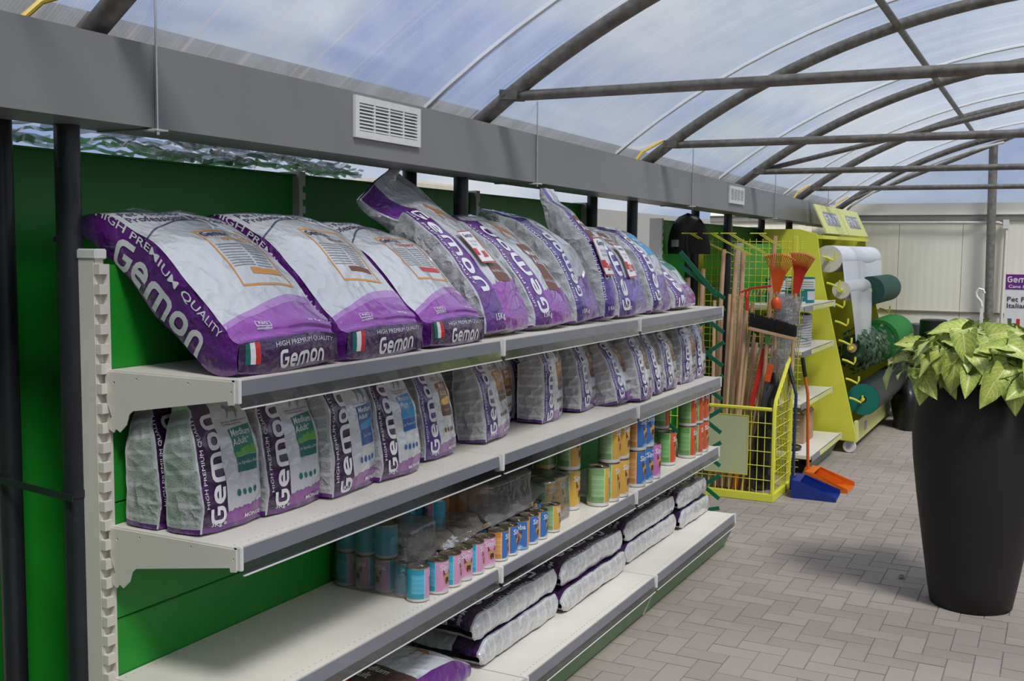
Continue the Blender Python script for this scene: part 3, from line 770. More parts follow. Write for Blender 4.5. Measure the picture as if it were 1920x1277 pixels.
# ------------------------------------------------------------ sacks on the top shelf
def lerp_fn(pts):
    def f(s):
        for (a, va), (b, vb) in zip(pts[:-1], pts[1:]):
            if s <= b: k = (s-a)/(b-a); k = k*k*(3-2*k); return va+(vb-va)*k
        return pts[-1][1]
    return f
def breeder(yc, a, seed, label, name3, c3, dz=0, tw=0, lift=0):
    t = thing('dog_food_sack', (.2, yc, ZT), label, 'sack', 'large white sacks on the top shelf')
    sp = [(.386, yc, 1.4235), (.335, yc, 1.426), (.262, yc+.004, 1.472), (.175, yc+.006, 1.555+dz*.4), (.075, yc+.004+tw*.4, 1.645+dz*.8), (-.02, yc+tw*.7, 1.705+dz), (-.125, yc+tw, 1.735+dz), (-.25, yc+tw, 1.70+dz*.6)]
    B = Bag(sp, (0, 1, 0), lerp_fn([(0, a), (.5, a), (1, a*.97)]), lerp_fn([(0, .036), (.22, .062), (.5, .068), (.72, .05), (.9, .026), (1, .006)]), .28, .009, 6, seed, side=.12)
    bd = build(B.mesh(40, 16, 6), 'sack_film', BREED, t, 'all')
    L = B.L
    # bottom end print
    logo(B, bd, 4, (.035, -.010), .038, 0, INKW, 1.15)
    word(B, bd, 4, 'HIGH PREMIUM QUALITY', (.05, .021), .0105, 0, INKPALE, .0, sx=1.5)
    for k, m in enumerate((INKT, INKW, INKR)): shape(B, bd, 4, rect2d(.017, .05), (-a+.028+.017*k, .008), m, nm='flag_stripe')
    # label box
    bx, by = a*.28, L*.50
    shape(B, bd, 0, frame2d(.20, .175, .006), (bx, by), INKO, 0, nm='label_frame')
    logo(B, bd, 0, (bx-.035, by+.066), .021, 0, INKD, 1.2)
    word(B, bd, 0, name3, (bx+.025, by+.043), .0115, 0, c3, .02, sx=1.2)
    for k in range(9):
        shape(B, bd, 0, rect2d(.085, .0028), (bx-.045, by+.026-k*.0075), INKGR, nm='printed_line'); shape(B, bd, 0, rect2d(.07, .0028), (bx+.045, by+.026-k*.0075), INKGR, nm='printed_line')
    shape(B, bd, 0, rect2d(.12, .017), (bx+.025, by-.05), c3, nm='printed_bar')
    # upper wording
    word(B, bd, 0, 'Pet Food for\nProfessional Breeders', (.01, L*.735), .023, 0, INKD, .012, sx=1.3)
    word(B, bd, 0, 'Alimentazione per\nAllevatori Professionisti', (.01, L*.82), .018, 0, INKD, .008, sx=1.3)
    # no cruelty badge
    nb = (-a*.35, L*.155)
    shape(B, bd, 0, frame2d(.052, .056, .002), nb, INKW, 0, nm='badge_frame'); shape(B, bd, 0, rect2d(.048, .03), (nb[0], nb[1]-.011), INKPALE, nm='badge_panel')
    word(B, bd, 0, 'NO', (nb[0], nb[1]+.016), .013, 0, INKW, .03); word(B, bd, 0, 'CRUELTY\nTEST', (nb[0], nb[1]-.011), .0085, 0, INKD, .0, eps=.002)
    word(B, bd, 0, '20 Kg', (a*.62, L*.185), .014, 0, INKW, .02)
    # big side print reads from the top down
    logo(B, bd, 3, (-.018, L*.47), .082, -math.pi/2, INKW, .95)
    word(B, bd, 3, 'HIGH PREMIUM QUALITY', (.040, L*.50), .020, -math.pi/2, INKW, .01, sx=1.55)
    return t
breeder(.235, .195, 1, 'white and purple dog food sack lying above the end upright, orange printed label', 'PERFORMANCE', INKO, tw=-.005)
breeder(.665, .198, 2, 'white and purple dog food sack with brown REGULAR label lying between two others like it', 'REGULAR', INKN, dz=.012, tw=.0)
breeder(1.068, .173, 3, 'white and purple dog food sack with red ENERGY label beside the upright patterned sacks', 'HyperENERGY', INKR, dz=-.01, tw=.0)

DOGM = {'p': dog_mat('dog_sack_purple', lowh=.24), 'b': dog_mat('dog_sack_blue', (.08, .02, .22), (.10, .09, .42), PUR, (.14, .07, .36), lowh=.30), 'v': dog_mat('dog_sack_violet', (.07, .025, .19), (.14, .09, .42), (.16, .03, .26), (.20, .08, .36), lowh=.30)}
def dogsack(yc, a, seed, label, mk, lab, flip=False, sp=None, b0=.075, front='dog', price=None, kg='15Kg', strip=1, wd=(0, 1, 0), bl=INKO):
    t = thing('dog_food_sack', (.2, yc, ZT), label, 'sack', 'upright sacks on the top shelf')
    sp = [Vector((p[0], yc+(p[2] if len(p) > 2 else 0), p[1])) for p in sp]
    b = lerp_fn([(0, b0*.80), (.2, b0), (.45, b0*.98), (.68, b0*.60), (.86, b0*.22), (1, .005)])
    B = Bag(sp, wd, lerp_fn([(0, a), (.7, a*.97), (1, a)]), b, .22, .009, 7, seed, side=.1)
    bd = build(B.mesh(38, 14, 8), 'sack_film', DOGM[mk], t, 'all')
    L = B.L; xs = -a*.62
    k = a/.16
    if flip:
        logo(B, bd, 0, (xs+.012, L*.45), .062*k, -math.pi/2, INKW, 1.1); word(B, bd, 0, 'HIGH PREMIUM QUALITY', (xs-.036*k, L*.47), .0145, -math.pi/2, INKW, .0, sx=1.35)
    else:
        logo(B, bd, 0, (xs+.012, L*.40), .062*k, math.pi/2, INKW, 1.1); word(B, bd, 0, 'HIGH PREMIUM QUALITY', (xs-.036*k, L*.44), .0145, math.pi/2, INKW, .0, sx=1.35)
    xr = a*.42
    if front == 'dog':
        shape(B, bd, 0, poly2d(DOG), (xr, L*.64), INKTAN, -.35, .058*k, nm='dog_silhouette')
        shape(B, bd, 0, poly2d(rr(-.05, -.075, .05, .075, .018)), (xr, L*.41), lab, nm='flavour_label')
        shape(B, bd, 0, poly2d(rr(-.055, -.03, .055, .03, .012)), (xr, L*.31), INKN, nm='flavour_label', eps=.0011)
        word(B, bd, 0, 'Maxi\nAdult', (xr, L*.44), .024, 0, INKPALE, .02, eps=.002); word(B, bd, 0, 'con Pollo e Riso', (xr, L*.31), .010, 0, INKPALE, 0, eps=.002)
    else:
        shape(B, bd, 0, poly2d(rr(-.05, -.06, .05, .06, .012)), (xr, L*.58), lab, nm='flavour_label')
        word(B, bd, 0, 'Medium\nAdult', (xr, L*.60), .02, 0, INKPALE, .02, eps=.002)
    word(B, bd, 0, kg, (xs+.03, L*.12), .020, 0, INKW, .02)
    shape(B, bd, 4, rect2d(.11*k, .055), (.0, .0), bl, nm='end_label'); word(B, bd, 4, 'Adult\nPollo', (0, 0), .015, 0, INKPALE, .01, eps=.002)
    word(B, bd, 4, 'MONGE', (-a*.7, -.01), .012, 0, INKD, .02)
    if price:
        mbp = MB(); s = L*.42; P = lambda x, y: B.surf(0, (xr*.2+x)/a, (s+y)/L, .016)
        V, F = slice2d(poly2d(rr(-.05, -.06, .05, .06, .012)), .03, .03); mbp.add([P(*q) for q in V], F)
        pc = build(mbp, 'price_card', INKW, t); 
        def deco(VF, m, nm, e):
            V, F = slice2d(VF, .03, .03); q = MB(); q.add([B.surf(0, (xr*.2+x)/a, (s+y)/L, .016+e) for x, y in V], F); build(q, nm, m, pc)
        deco(frame2d(.098, .118, .003), INKR, 'card_border', .001)
        V, F, w = text2d('@logo'); deco(place2d((V, F), .014, 0, (0, .04), 1), INKD, 'brand_lettering', .0012)
        V, F, w = text2d('Pet Food\nItaliano', 0, 1.2); deco(place2d((V, F), .009, 0, (0, .012), 1), INKGR, 'lettering', .0012)
        V, F, w = text2d(price, .03); deco(place2d((V, F), .024, 0, (.012, -.030), 1), INKR, 'price_lettering', .0012)
        deco(place2d(rect2d(.026, .024), 1, 0, (-.034, -.022)), INKR, 'red_tab', .0012)
    return t
Q1 = [(.285, 1.381), (.272, 1.43), (.215, 1.53), (.125, 1.635), (.03, 1.735), (-.06, 1.815), (-.125, 1.868)]
Q2 = [(.285, 1.381), (.272, 1.43), (.225, 1.54), (.15, 1.66), (.06, 1.755), (-.03, 1.812), (-.115, 1.85)]
Q3 = [(.285, 1.381), (.275, 1.43), (.245, 1.55), (.195, 1.68), (.125, 1.80), (.06, 1.89), (.035, 1.955)]
Q4 = [(.285, 1.381), (.275, 1.43), (.24, 1.54), (.185, 1.64), (.12, 1.72), (.05, 1.775), (-.01, 1.80)]
Q5 = [(.275, 1.381), (.265, 1.42), (.215, 1.48), (.15, 1.55), (.085, 1.62), (.03, 1.67), (-.02, 1.70)]
dogsack(1.488, .168, 5, 'sack with running dog print and gold foil label whose folded purple top stands up', 'p', INKGO, True, [(x, z, -.03*max(0, (z-1.7)/.2)) for x, z in Q1[:-1]]+[(-.115, 1.885, -.09), (-.13, 1.935, -.12)], price=' .80')
dogsack(1.873, .168, 6, 'sack with fawn dog print and brown bar, right of the gold foil label', 'p', INKN, False, Q1[:-2]+[(-.05, 1.79), (-.10, 1.82)])
dogsack(2.213, .118, 7, 'sack with silver side panel and a dark purple folded top, lettering running up its edge', 'v', INKPALE, False, Q2, front='plain', bl=INKN)
dogsack(2.445, .060, 8, 'tallest narrow sack reaching the grey casing, with a price card reading 24', 'b', INKN, False, Q3, front='plain', price='24.90', b0=.085)
dogsack(2.735, .178, 9, 'blue violet sack with a price card reading 23', 'b', INKN, False, Q4, front='plain', price='23.90')
dogsack(3.135, .145, 10, 'violet sack with light blue corner beside the last sack', 'v', INKLB, False, Q4, front='plain', kg='18Kg', bl=INKB)
dogsack(3.545, .180, 12, 'low slumped white and purple sack with a green end label by the shelf end', 'p', INKG, False, Q5, front='plain', bl=INKLG)
# loose flat film behind the first sack
mb = MB(); mb.grid(lambda u, v: Vector((-.16-.10*v, .27+.24*u+.03*v, 1.776+.006*math.sin(9*u)+.012*v)), 8, 3)
o = build(mb, 'cardboard_sheet', flat('dusty_film', (.5, .5, .5), rough=.3), None, 'all'); tag(o, 'flat pale sheet poking out behind the first white sack', 'sheet')

# ------------------------------------------------------------ small bags on the middle shelf
DOGM3 = {'g': dog_mat('small_bag_purple', (.022, .004, .032), (.085, .016, .14), (.12, .02, .20), (.26, .05, .30), rows=10.0, mtc=.8), 'v': dog_mat('small_bag_violet', (.06, .02, .16), (.14, .08, .40), (.10, .02, .2), (.24, .07, .30), rows=10.0, mtc=.8)}
def smallbag(var, seed, H=.355, style='seam'):
    """3 kg bag at the origin: front faces +x, bottom at z=0"""
    cols = {'green': (INKG, INKLG, INKT, 'g', 'Medium\nAdult', 'Con Agnello e Riso'), 'navy': (INKB, INKLB, INKB, 'g', 'Medium\nAdult', 'Con Tonno'), 'blue': (INKLB, INKLB, INKB, 'g', 'Medium\nPuppy', 'Con Tonno e Riso'), 'brown': (INKTAN, INKGO, INKN, 'v', 'Mini\nAdult', 'Con Pollo'), 'orange': (INKO, INKTAN, INKN, 'v', 'Maxi\nAdult', 'Con Pollo e Riso')}[var]
    t = thing('dog_food_bag', (0, 0, 0), '', 'bag', 'small bags on the middle shelf')
    a = .105; b0 = .056
    if style == 'seam':
        sp = [(0, 0, .002), (.004, 0, H*.25), (0, 0, H*.55), (-.012, 0, H*.82), (-.02, 0, H)]
        bf = lerp_fn([(0, b0*.95), (.15, b0*1.05), (.5, b0*.98), (.72, b0*.66), (.9, b0*.18), (1, .004)])
    else:                                              # top folded over to the back
        sp = [(0, 0, .002), (.004, 0, H*.25), (.002, 0, H*.55), (-.006, 0, H*.74), (-.04, 0, H*.80)]
        bf = lerp_fn([(0, b0*.98), (.15, b0*1.06), (.6, b0*1.02), (.86, b0*.8), (1, b0*.45)])
    af = lerp_fn([(0, a), (.5, a), (.68, a*.93), (.76, a*.80), (.84, a*.82), (1, a*.86)]) if style == 'seam' else lerp_fn([(0, a), (1, a*.96)])
    B = Bag(sp, (0, 1, 0), af, bf, .20, .005, 13, seed, side=.1)
    mb = B.mesh(30, 12, 6)
    if style != 'seam':
        base = len(mb.f); c, tt, wd, n = B.frame(1); 
        mb.grid(lambda i, j: c+wd*(B.a(1)*(2*i-1))+n*(B.b(1)*(2*j-1))+B.wr(c), 4, 2)
        for k in range(base, len(mb.f)): mb.uv[k] = [(1.5, .5)]*4
    bd = build(mb, 'bag_film', DOGM3[cols[3]], t, 'all'); L = B.L
    xs = -a*.60
    logo(B, bd, 0, (xs+.008, L*.40), .046, math.pi/2, INKW, 1.12); word(B, bd, 0, 'HIGH PREMIUM QUALITY', (xs-.024, L*.46), .0098, math.pi/2, INKW, .0, sx=1.3)
    xr = a*.40
    shape(B, bd, 0, poly2d([(-.036, .045), (.05, .052), (.05, -.012), (-.026, -.012)]), (xr, L*.47), cols[0], nm='flavour_label')
    shape(B, bd, 0, poly2d([(-.024, .0), (.05, .010), (.05, -.012), (-.024, -.012)]), (xr, L*.47), cols[1], nm='grass_print', eps=.0011)
    shape(B, bd, 0, rect2d(.074, .030), (xr+.013, L*.47-.028), cols[2], nm='flavour_bar', eps=.001)
    word(B, bd, 0, cols[4], (xr+.006, L*.47+.028), .0145, 0, INKW, .02, eps=.0018); word(B, bd, 0, cols[5], (xr+.012, L*.47-.026), .0068, 0, INKPALE, 0, eps=.0018)
    word(B, bd, 0, 'Alimento completo per cani\nComplete dog food', (xr, L*.635), .0052, 0, INKD, 0, eps=.0016)
    shape(B, bd, 0, poly2d(DOG), (xr, L*.735), INKGR if var != 'orange' else INKTAN, -.15, .026, nm='dog_silhouette', eps=.0012)
    shape(B, bd, 0, poly2d([(-.2, .3), (.2, .6), (.35, -.2), (.55, -.9), (.2, -.4)]), (xr+.008, L*.735), cols[1], 0, .02, nm='leaf_print', eps=.0016)
    for k in range(4): shape(B, bd, 0, poly2d([(.0068*math.cos(q*.7), .0068*math.sin(q*.7)) for q in range(9)]), (xr-.026+k*.021, L*.235), cols[2], nm='icon')
    word(B, bd, 0, '3Kg e', (xs+.01, L*.075), .0125, 0, INKW, .02); word(B, bd, 0, 'MONGE', (a*.62, L*.085), .0105, 0, INKW, .04, sx=1.3)
    return t
VAR = {}
def put_bag(var, style, fl, fr, label, tilt=0, lean=0, mirror=0, pos=None, yaw=None, sz=1.0, k=[0]):
    key = (var, style)
    if key not in VAR:
        k[0] += 1; VAR[key] = smallbag(var, 20+k[0], style=style); o = VAR[key]
    else: o = copy_tree(VAR[key])
    if fl:
        A = hit(*fl, z=LV['m']); Bp = hit(*fr, z=LV['m']); d = Bp-A; w = max(.17, min(.255, d.length)); d.normalize()
        n = Vector((d.y, -d.x, 0)); c = (A+Bp)/2-n*.060; ang = math.atan2(n.y, n.x)
    else: c = Vector((pos[0], pos[1], LV['m'])); ang = yaw or 0; w = .205
    o.location = (min(c.x, .33), c.y, LV['m']+.004)
    o.rotation_euler = Matrix.Rotation(ang, 3, 'Z').to_euler() if not (tilt or lean) else (Matrix.Rotation(ang, 3, 'Z') @ Matrix.Rotation(lean, 3, 'Y') @ Matrix.Rotation(tilt, 3, 'X')).to_euler()
    o.scale = (1, w/.215, sz)
    o['label'] = label
    return o
put_bag('green', 'seam', None, None, 'small purple bag pressed behind another at the shelf end bracket', pos=(.078, .125), yaw=-.05, sz=.98)
put_bag('green', 'seam', (378, 1010), (493, 973), 'small bag with green label standing in front of another at the shelf end', lean=-.06)
put_bag('green', 'seam', (500, 973), (603, 938), 'small bag with green label beside the slouched navy labelled one', lean=-.05)
put_bag('navy', 'fold', (624, 940), (708, 905), 'small bag with navy label and slouched folded top', lean=-.06)
put_bag('blue', 'seam', (715, 908), (789, 884), 'small bag with bright blue label, tall seam', lean=-.08)
put_bag('brown', 'seam', (799, 870), (857, 851), 'small bag with brown label tucked against the bright blue one', lean=-.12)
put_bag('orange', 'seam', (909, 838), (962, 813), 'small bag with orange label leaning beside the shelf joint', lean=-.14)
put_bag('orange', 'fold', (1018, 797), (1055, 782), 'boxy small bag with folded-over top and broad silver side', lean=-.02)
put_bag('brown', 'seam', (1091, 776), (1121, 761), 'small bag with silver seam and tan label right of the boxy one', lean=-.10)
put_bag('orange', 'seam', (1161, 765), (1193, 754), 'small bag tipped far backwards with lettering on the slant', lean=-.32)
put_bag('brown', 'seam', (1204, 757), (1227, 746), 'small bag with pale blue top just past the far shelf joint', lean=-.20)
put_bag('brown', 'seam', (1231, 744), (1247, 737), 'small bag squeezed between two others past the far shelf joint', lean=-.22)
put_bag('orange', 'seam', (1251, 736), (1273, 727), 'small bag with violet side leaning on its neighbour', lean=-.16)
put_bag('orange', 'seam', (1278, 722), (1305, 713), 'small bag with black band and orange square near the shelf end', lean=-.02)
put_bag('brown', 'seam', None, None, 'small bag at the very end of the middle shelf above the green tins', lean=-.03, pos=(.262, 3.885))
for k, (y, v, s) in enumerate(((.50, 'navy', 'seam'), (.78, 'blue', 'seam'), (1.03, 'brown', 'seam'), (1.28, 'brown', 'seam'), (1.60, 'orange', 'fold'), (1.86, 'brown', 'fold'), (2.10, 'orange', 'seam'), (2.38, 'brown', 'seam'), (2.64, 'brown', 'fold'), (2.93, 'orange', 'seam'), (3.22, 'brown', 'seam'), (3.50, 'orange', 'seam'))):
    put_bag(v, s, None, None, 'small bag in the back row against the green panel', pos=(.062 if k > 2 else .055, y), yaw=rnd.uniform(-.05, .05), lean=-.02, sz=.93)['group'] = 'back row of small bags'
# ------------------------------------------------------------ sacks lying on the bottom shelf
DOGM['low'] = dog_mat('lying_sack_purple', (.035, .008, .06), (.07, .02, .12), (.13, .02, .2), PUR, rows=15.0)
def lying(y0, y1, z, seed, label, a=.155, xo=.185, th=.045, group='sacks stacked on the bottom shelf', logo_=True, dx=0):
    t = thing('dog_food_sack', (xo, (y0+y1)/2, z), label, 'sack', group)
    zc = z+th+.0095; x = xo+dx
    sp = [(x, y1, zc), (x, y1-.06, zc), (x+.004, (y0+y1)/2, zc+.004), (x, y0+.08, zc), (x-.004, y0, zc-.014)]
    B = Bag(sp, (-1, 0, 0), lerp_fn([(0, a), (1, a)]), lerp_fn([(0, th*.66), (.12, th), (.8, th), (.93, th*.6), (1, .010)]), .14, .007, 10, seed, side=.30)
    bd = build(B.mesh(36, 14, 10), 'sack_film', DOGM['low'], t, 'all'); L = B.L
    if logo_:
        logo(B, bd, 0, (-a*.62, L*.52), .060, math.pi/2, INKGR if False else INKW, 1.05); word(B, bd, 0, 'HIGH PREMIUM QUALITY', (-a*.62-.047, L*.52), .014, math.pi/2, INKPALE, 0, sx=1.45)
        word(B, bd, 0, 'Medium\nAdult', (-a*.55, L*.90), .022, math.pi/2, INKPALE, .01)
    logo(B, bd, 3, (.0, L*.955), .026, 0, INKW, .9)
    return t
zb = LV['b']
S4 = [(1.315, 1.955), (1.985, 2.655), (2.74, 3.43), (3.475, 3.97)]
nm4 = ['nearest the empty end', 'second along from the white sack', 'below the orange and blue tins', 'at the far end by the trellis']
nm4 = ['next to the white sack with dog print', 'second stack along from the white sack', 'under the tall orange tins', 'at the trellis end of the shelf']
for k, (a_, b_) in enumerate(S4):
    lying(a_, b_, zb, 40+k, 'lower silver sided sack of the stack '+nm4[k], logo_=False, dx=.02*(k % 2))
    lying(a_-.03 if k == 0 else a_, b_-.01, zb+.1035, 50+k, 'upper silver sided sack of the stack '+nm4[k], dx=.012*(k % 2)-.006)
# white fronted sack at the near end
t = thing('dog_food_sack', (.2, .95, zb), 'white fronted sack with small brown dog print lying on the bottom shelf', 'sack')
B = Bag([(.19, .55, zb+.072), (.19, .62, zb+.072), (.19, .85, zb+.080), (.195, 1.08, zb+.070), (.20, 1.20, zb+.05)], (1, 0, 0), lerp_fn([(0, .17), (.8, .17), (1, .165)]), lerp_fn([(0, .045), (.15, .06), (.7, .056), (1, .02)]), .25, .007, 9, 71)
m, tt_, b = newmat('white_sack_front'); U, V = uvx(tt_)
c_ = mixc(tt_, U < 1.0, PUR, (.60, .63, .68)); c_ = mixc(tt_, (V < .52)*(U < 1.0)*(U > .12), c_, (.10, .05, .045)); tt_.links.new(c_, b.inputs['Base Color']); setp(b, rough=.28, coat=.5); film_bump(tt_, b)
bd = build(B.mesh(30, 14, 6), 'sack_film', m, t, 'all')
word(B, bd, 0, 'Medium\nAdult', (.02, B.L*.46), .026, 0, INKW, .02); shape(B, bd, 0, poly2d(DOG), (.06, B.L*.72), INKTAN, 0, .036, nm='dog_silhouette'); shape(B, bd, 0, rect2d(.09, .014), (.11, B.L*.86), INKN, 0, nm='printed_bar')
for k in range(4): shape(B, bd, 0, rect2d(.08, .004), (.11, B.L*.90+k*.009), INKGR, nm='printed_line')
shape(B, bd, 0, rect2d(.12, .02), (.0, B.L*.36), INKR, nm='printed_bar')
# ------------------------------------------------------------ tins
def can_mat(name, bg, panel, blob):
    m, t, b = newmat(name); U, V = uvx(t)
    pan = (U-.5).abs() < .19
    mt = microtext(t, U*6.0, V*1.0, 7.0, 60.0)
    lt = tuple(min(1, q*1.5+.12) for q in bg)
    col = mixc(t, ((U-.22).abs() < .10)*(V.band(.25, .8))*.55, bg, lt)
    col = mixc(t, mt*((U-.22).abs() < .10)*.4, col, (.05, .06, .06))
    col = mixc(t, pan, col, panel)
    edge = ((U-.5).abs()-.19).abs() < .006
    col = mixc(t, edge, col, lt)
    bl = ((U-.5)*(U-.5)*30.0+(V-.06)*(V-.06)*16.0) < .35
    col = mixc(t, bl*pan, col, blob)
    col = mixc(t, V < .10, col, mixc(t, (U-.3).abs() < .25, blob, (.65, .66, .66)))
    t.links.new(col, b.inputs['Base Color']); setp(b, rough=.28, spec=.5, coat=.3); return m
TIN = flat('tin_lid', (.50, .46, .36), (.38, .34, .26), 40, rough=.28, metal=.95)
CM = {'pb': can_mat('tin_pink_blue', (.03, .36, .52), (.66, .30, .50), (.72, .45, .60)), 'ob': can_mat('tin_orange_blue', (.62, .26, .04), (.04, .16, .46), (.16, .40, .66)), 'go': can_mat('tin_green_orange', (.20, .38, .16), (.62, .36, .06), (.66, .40, .14)), 'gr': can_mat('tin_green_red', (.13, .36, .09), (.58, .10, .04), (.66, .22, .14)), 'bp': can_mat('tin_blue_pink', (.03, .38, .58), (.55, .16, .42), (.6, .3, .5))}
FACE = {'head': [(-.62, .1), (-.5, .45), (-.2, .62), (.2, .62), (.5, .45), (.62, .1), (.42, -.35), (.3, -.72), (-.3, -.72), (-.42, -.35)], 'mask': [(-.3, .1), (.3, .1), (.36, -.3), (.26, -.66), (-.26, -.66), (-.36, -.3)], 'nose': [(-.16, .02), (.16, .02), (.10, -.16), (-.10, -.16)], 'mouth': [(-.2, -.28), (.2, -.28), (.14, -.62), (-.14, -.62)], 'tongue': [(-.11, -.42), (.11, -.42), (.09, -.66), (-.09, -.66)]}
CUT = {}
def make_can(kind, r, h):
    t = thing('tin_can', (0, 0, 0), '', 'can')
    n = 28; vs = []; fs = []; uv = []
    prof = [(r*.93, 0), (r*.985, .002), (r*.985, .005), (r, .007), (r, h-.007), (r*.985, h-.005), (r*.985, h-.002)]
    for i, (q, z) in enumerate(prof):
        for k in range(n+1):
            a = 2*math.pi*k/n-math.pi; vs.append((q*math.cos(a), q*math.sin(a), z))
    for i in range(len(prof)-1):
        for k in range(n):
            a = i*(n+1)+k; fs.append((a, a+1, a+n+2, a+n+1)); uv.append([(k/n, prof[i][1]/h), ((k+1)/n, prof[i][1]/h), ((k+1)/n, prof[i+1][1]/h), (k/n, prof[i+1][1]/h)])
    mb = MB(); mb.add(vs, fs, uv); bd = build(mb, 'label_sleeve', CM[kind], t, 'all')
    mb = MB(); mb.lathe([(r*.985, h-.004), (r*1.0, h-.002), (r*1.0, h), (r*.95, h), (r*.94, h-.004), (r*.8, h-.0045), (r*.78, h-.0035), (r*.3, h-.004), (0.0, h-.004)], 28); ld = build(mb, 'lid', TIN, t, True)
    mb = MB(); mb.lathe([(r*.93, .0), (r*.985, .0), (r*.99, .003), (r*.97, .0045)], 28); build(mb, 'bottom_rim', TIN, t, True)
    mb = MB(); pts = [(r*.34+r*.22*math.cos(a), r*.16*math.sin(a), h-.0015) for a in [2*math.pi*k/10 for k in range(10)]]; mb.tube(pts, .0013, 5, closed=True); mb.box(-r*.05, r*.16, -r*.07, r*.07, h-.0035, h-.001); build(mb, 'ring_pull', TIN, ld)
    def dec(VF, nm, m, e, par=bd):
        V, F = slice2d(VF, .008, .5); q = MB(); R = r+e
        q.add([(R*math.cos(x/r), R*math.sin(x/r), z) for x, z in V], F); return build(q, nm, m, par)
    k = r/.037; zc = h*.47; s = .0275*k*(1.0 if h < .13 else 1.12)
    V, F, w = text2d('Simba', .03, 1.0); dec(place2d((V, F), .019*k, 0, (.002, h*.80), 1), 'brand_lettering', INKW, .0008)
    for dx in (-.5, 0, .5): dec(poly2d([(dx*.006*k+.0022*k*math.cos(a), h*.80+.0125*k+(.0012 if dx == 0 else 0)+.0026*k*math.sin(a)) for a in [i*.9 for i in range(7)]]), 'crown_mark', INKW, .0008)
    FU = ink('fur_tan', (.52, .30, .13)); FB = ink('fur_dark', (.13, .055, .03)); PK = ink('tongue_pink', (.62, .20, .20))
    for sx in (-1, 1): dec(place2d(poly2d([(sx*.28, .45), (sx*.62, .30), (sx*.66, 1.12)][::sx]), s, 0, (0, zc)), 'dog_ear', FB, .0006)
    for nm, m, e in (('head', FU, .0005), ('mask', FB, .0007), ('nose', INKK, .0009), ('mouth', INKK, .0009), ('tongue', PK, .0011)): dec(place2d(poly2d(FACE[nm]), s, 0, (0, zc)), 'dog_'+nm, m, e)
    dec(place2d(rect2d(.030*k, .0028*k), 1, 0, (0, h*.12)), 'printed_line', INKW, .0008); dec(place2d(rect2d(.022*k, .0022*k), 1, 0, (0, h*.08)), 'printed_line', INKW, .0008)
    return t
CN = {'pb': 'pink and blue', 'ob': 'orange and blue', 'go': 'green and orange', 'gr': 'green and red', 'bp': 'bright blue and pink'}
def put_can(kind, big, x, y, z, label, group, rot=None):
    key = (kind, big)
    if key not in CUT: o = CUT[key] = make_can(kind, *((.0495, .172) if big else (.037, .110)))
    else: o = copy_tree(CUT[key])
    o.location = (x, y, z); o.rotation_euler = (0, 0, rnd.uniform(-.35, .25) if rot is None else rot)
    o['label'] = label; o['group'] = group; return o
ZL = LV['l']+.0008
front = [(780, 1130, 'pb', .78), (817, 1115, 'pb', -.02), (846, 1103, 'pb', .45), (870, 1092, 'pb', -.35), (895, 1080, 'pb', .4), (915, 1068, 'pb', -.3), (932, 1053, 'ob', .45), (956, 1045, 'ob', .25), (975, 1032, 'ob', -1.3), (993, 1022, 'ob', .1), (1008, 1012, 'ob', .25), (1040, 1000, 'go', .3)]
yy = None
for k, (u, v, kd, rot) in enumerate(front):
    p = hit(u, v, z=ZL); x = min(p.x-.012, .352); y = p.y+.03
    if yy is not None and y < yy+.0765: y = yy+.0765
    yy = y
    lab = {0: 'small tin turned to its blue side at the empty end of the row', 11: 'small green and orange tin ending the front row of small tins'}.get(k, 'small %s tin in the front row by the shelf edge' % CN[kd])
    put_can(kd, False, x-(.012 if k == 0 else 0)*0, y, ZL, lab, 'front row of small tins', rot)
for i, y in enumerate((.932, 1.01)):
    for j, x in enumerate((.046, .123, .200, .277)):
        put_can('pb', False, x, y, ZL, 'small pink and blue tin wrapped in film in the lower layer', 'film wrapped small tins, lower layer', rnd.choice((-1.9, -1.1, .2, 2.6)) if i == 0 else 0)
for k in range(11):
    put_can('pb' if k < 4 else 'ob', False, .272, 1.09+k*.0775, ZL, 'small tin directly behind the front row under the film tray', 'small tins behind the front row', rnd.uniform(-.6, .6))
ZU = ZL+.1135
for j, (x, y) in enumerate(((.046, .932), (.123, .932), (.20, .932), (.046, 1.01), (.123, 1.01), (.16, 1.30), (.085, 1.30), (.085, 1.22))):
    put_can('pb', False, x, y, ZU, 'small blue backed tin standing on the film wrapped layer', 'upper layer of blue tins', rnd.choice((2.2, 2.8, -2.4)))
for j in range(4):
    for i in range(2): put_can('ob', False, .05+.08*i, 1.42+j*.085, ZU, 'small orange backed tin under film in the upper layer', 'upper layer of orange tins', rnd.choice((2.2, 2.8, -2.4, -1.6)))
BR = flat('cardboard', (.42, .29, .17), (.36, .24, .14), 14, rough=.8)
def tray(x0, x1, y0, y1, z, label):
    t = thing('cardboard_tray', ((x0+x1)/2, (y0+y1)/2, z), label, 'tray')
    mb = MB(); mb.box(x0, x1, y0, y1, z, z+.0025); build(mb, 'tray_base', BR, t)
    for a in ((x0, x0+.002, y0, y1), (x1-.002, x1, y0, y1), (x0, x1, y0, y0+.002), (x0, x1, y1-.002, y1)):
        mb = MB(); mb.box(*a, z, z+.02); build(mb, 'tray_side', BR, t)
tray(.005, .315, 1.075, 1.365, ZL+.1108, 'brown cardboard tray lying on the blue tins'); tray(.005, .315, 1.375, 1.78, ZL+.1108, 'brown cardboard tray carrying the orange tins')
WRAP = clearfilm('shrink_wrap', (.84, .86, .88), .10, .06, 26, .04)
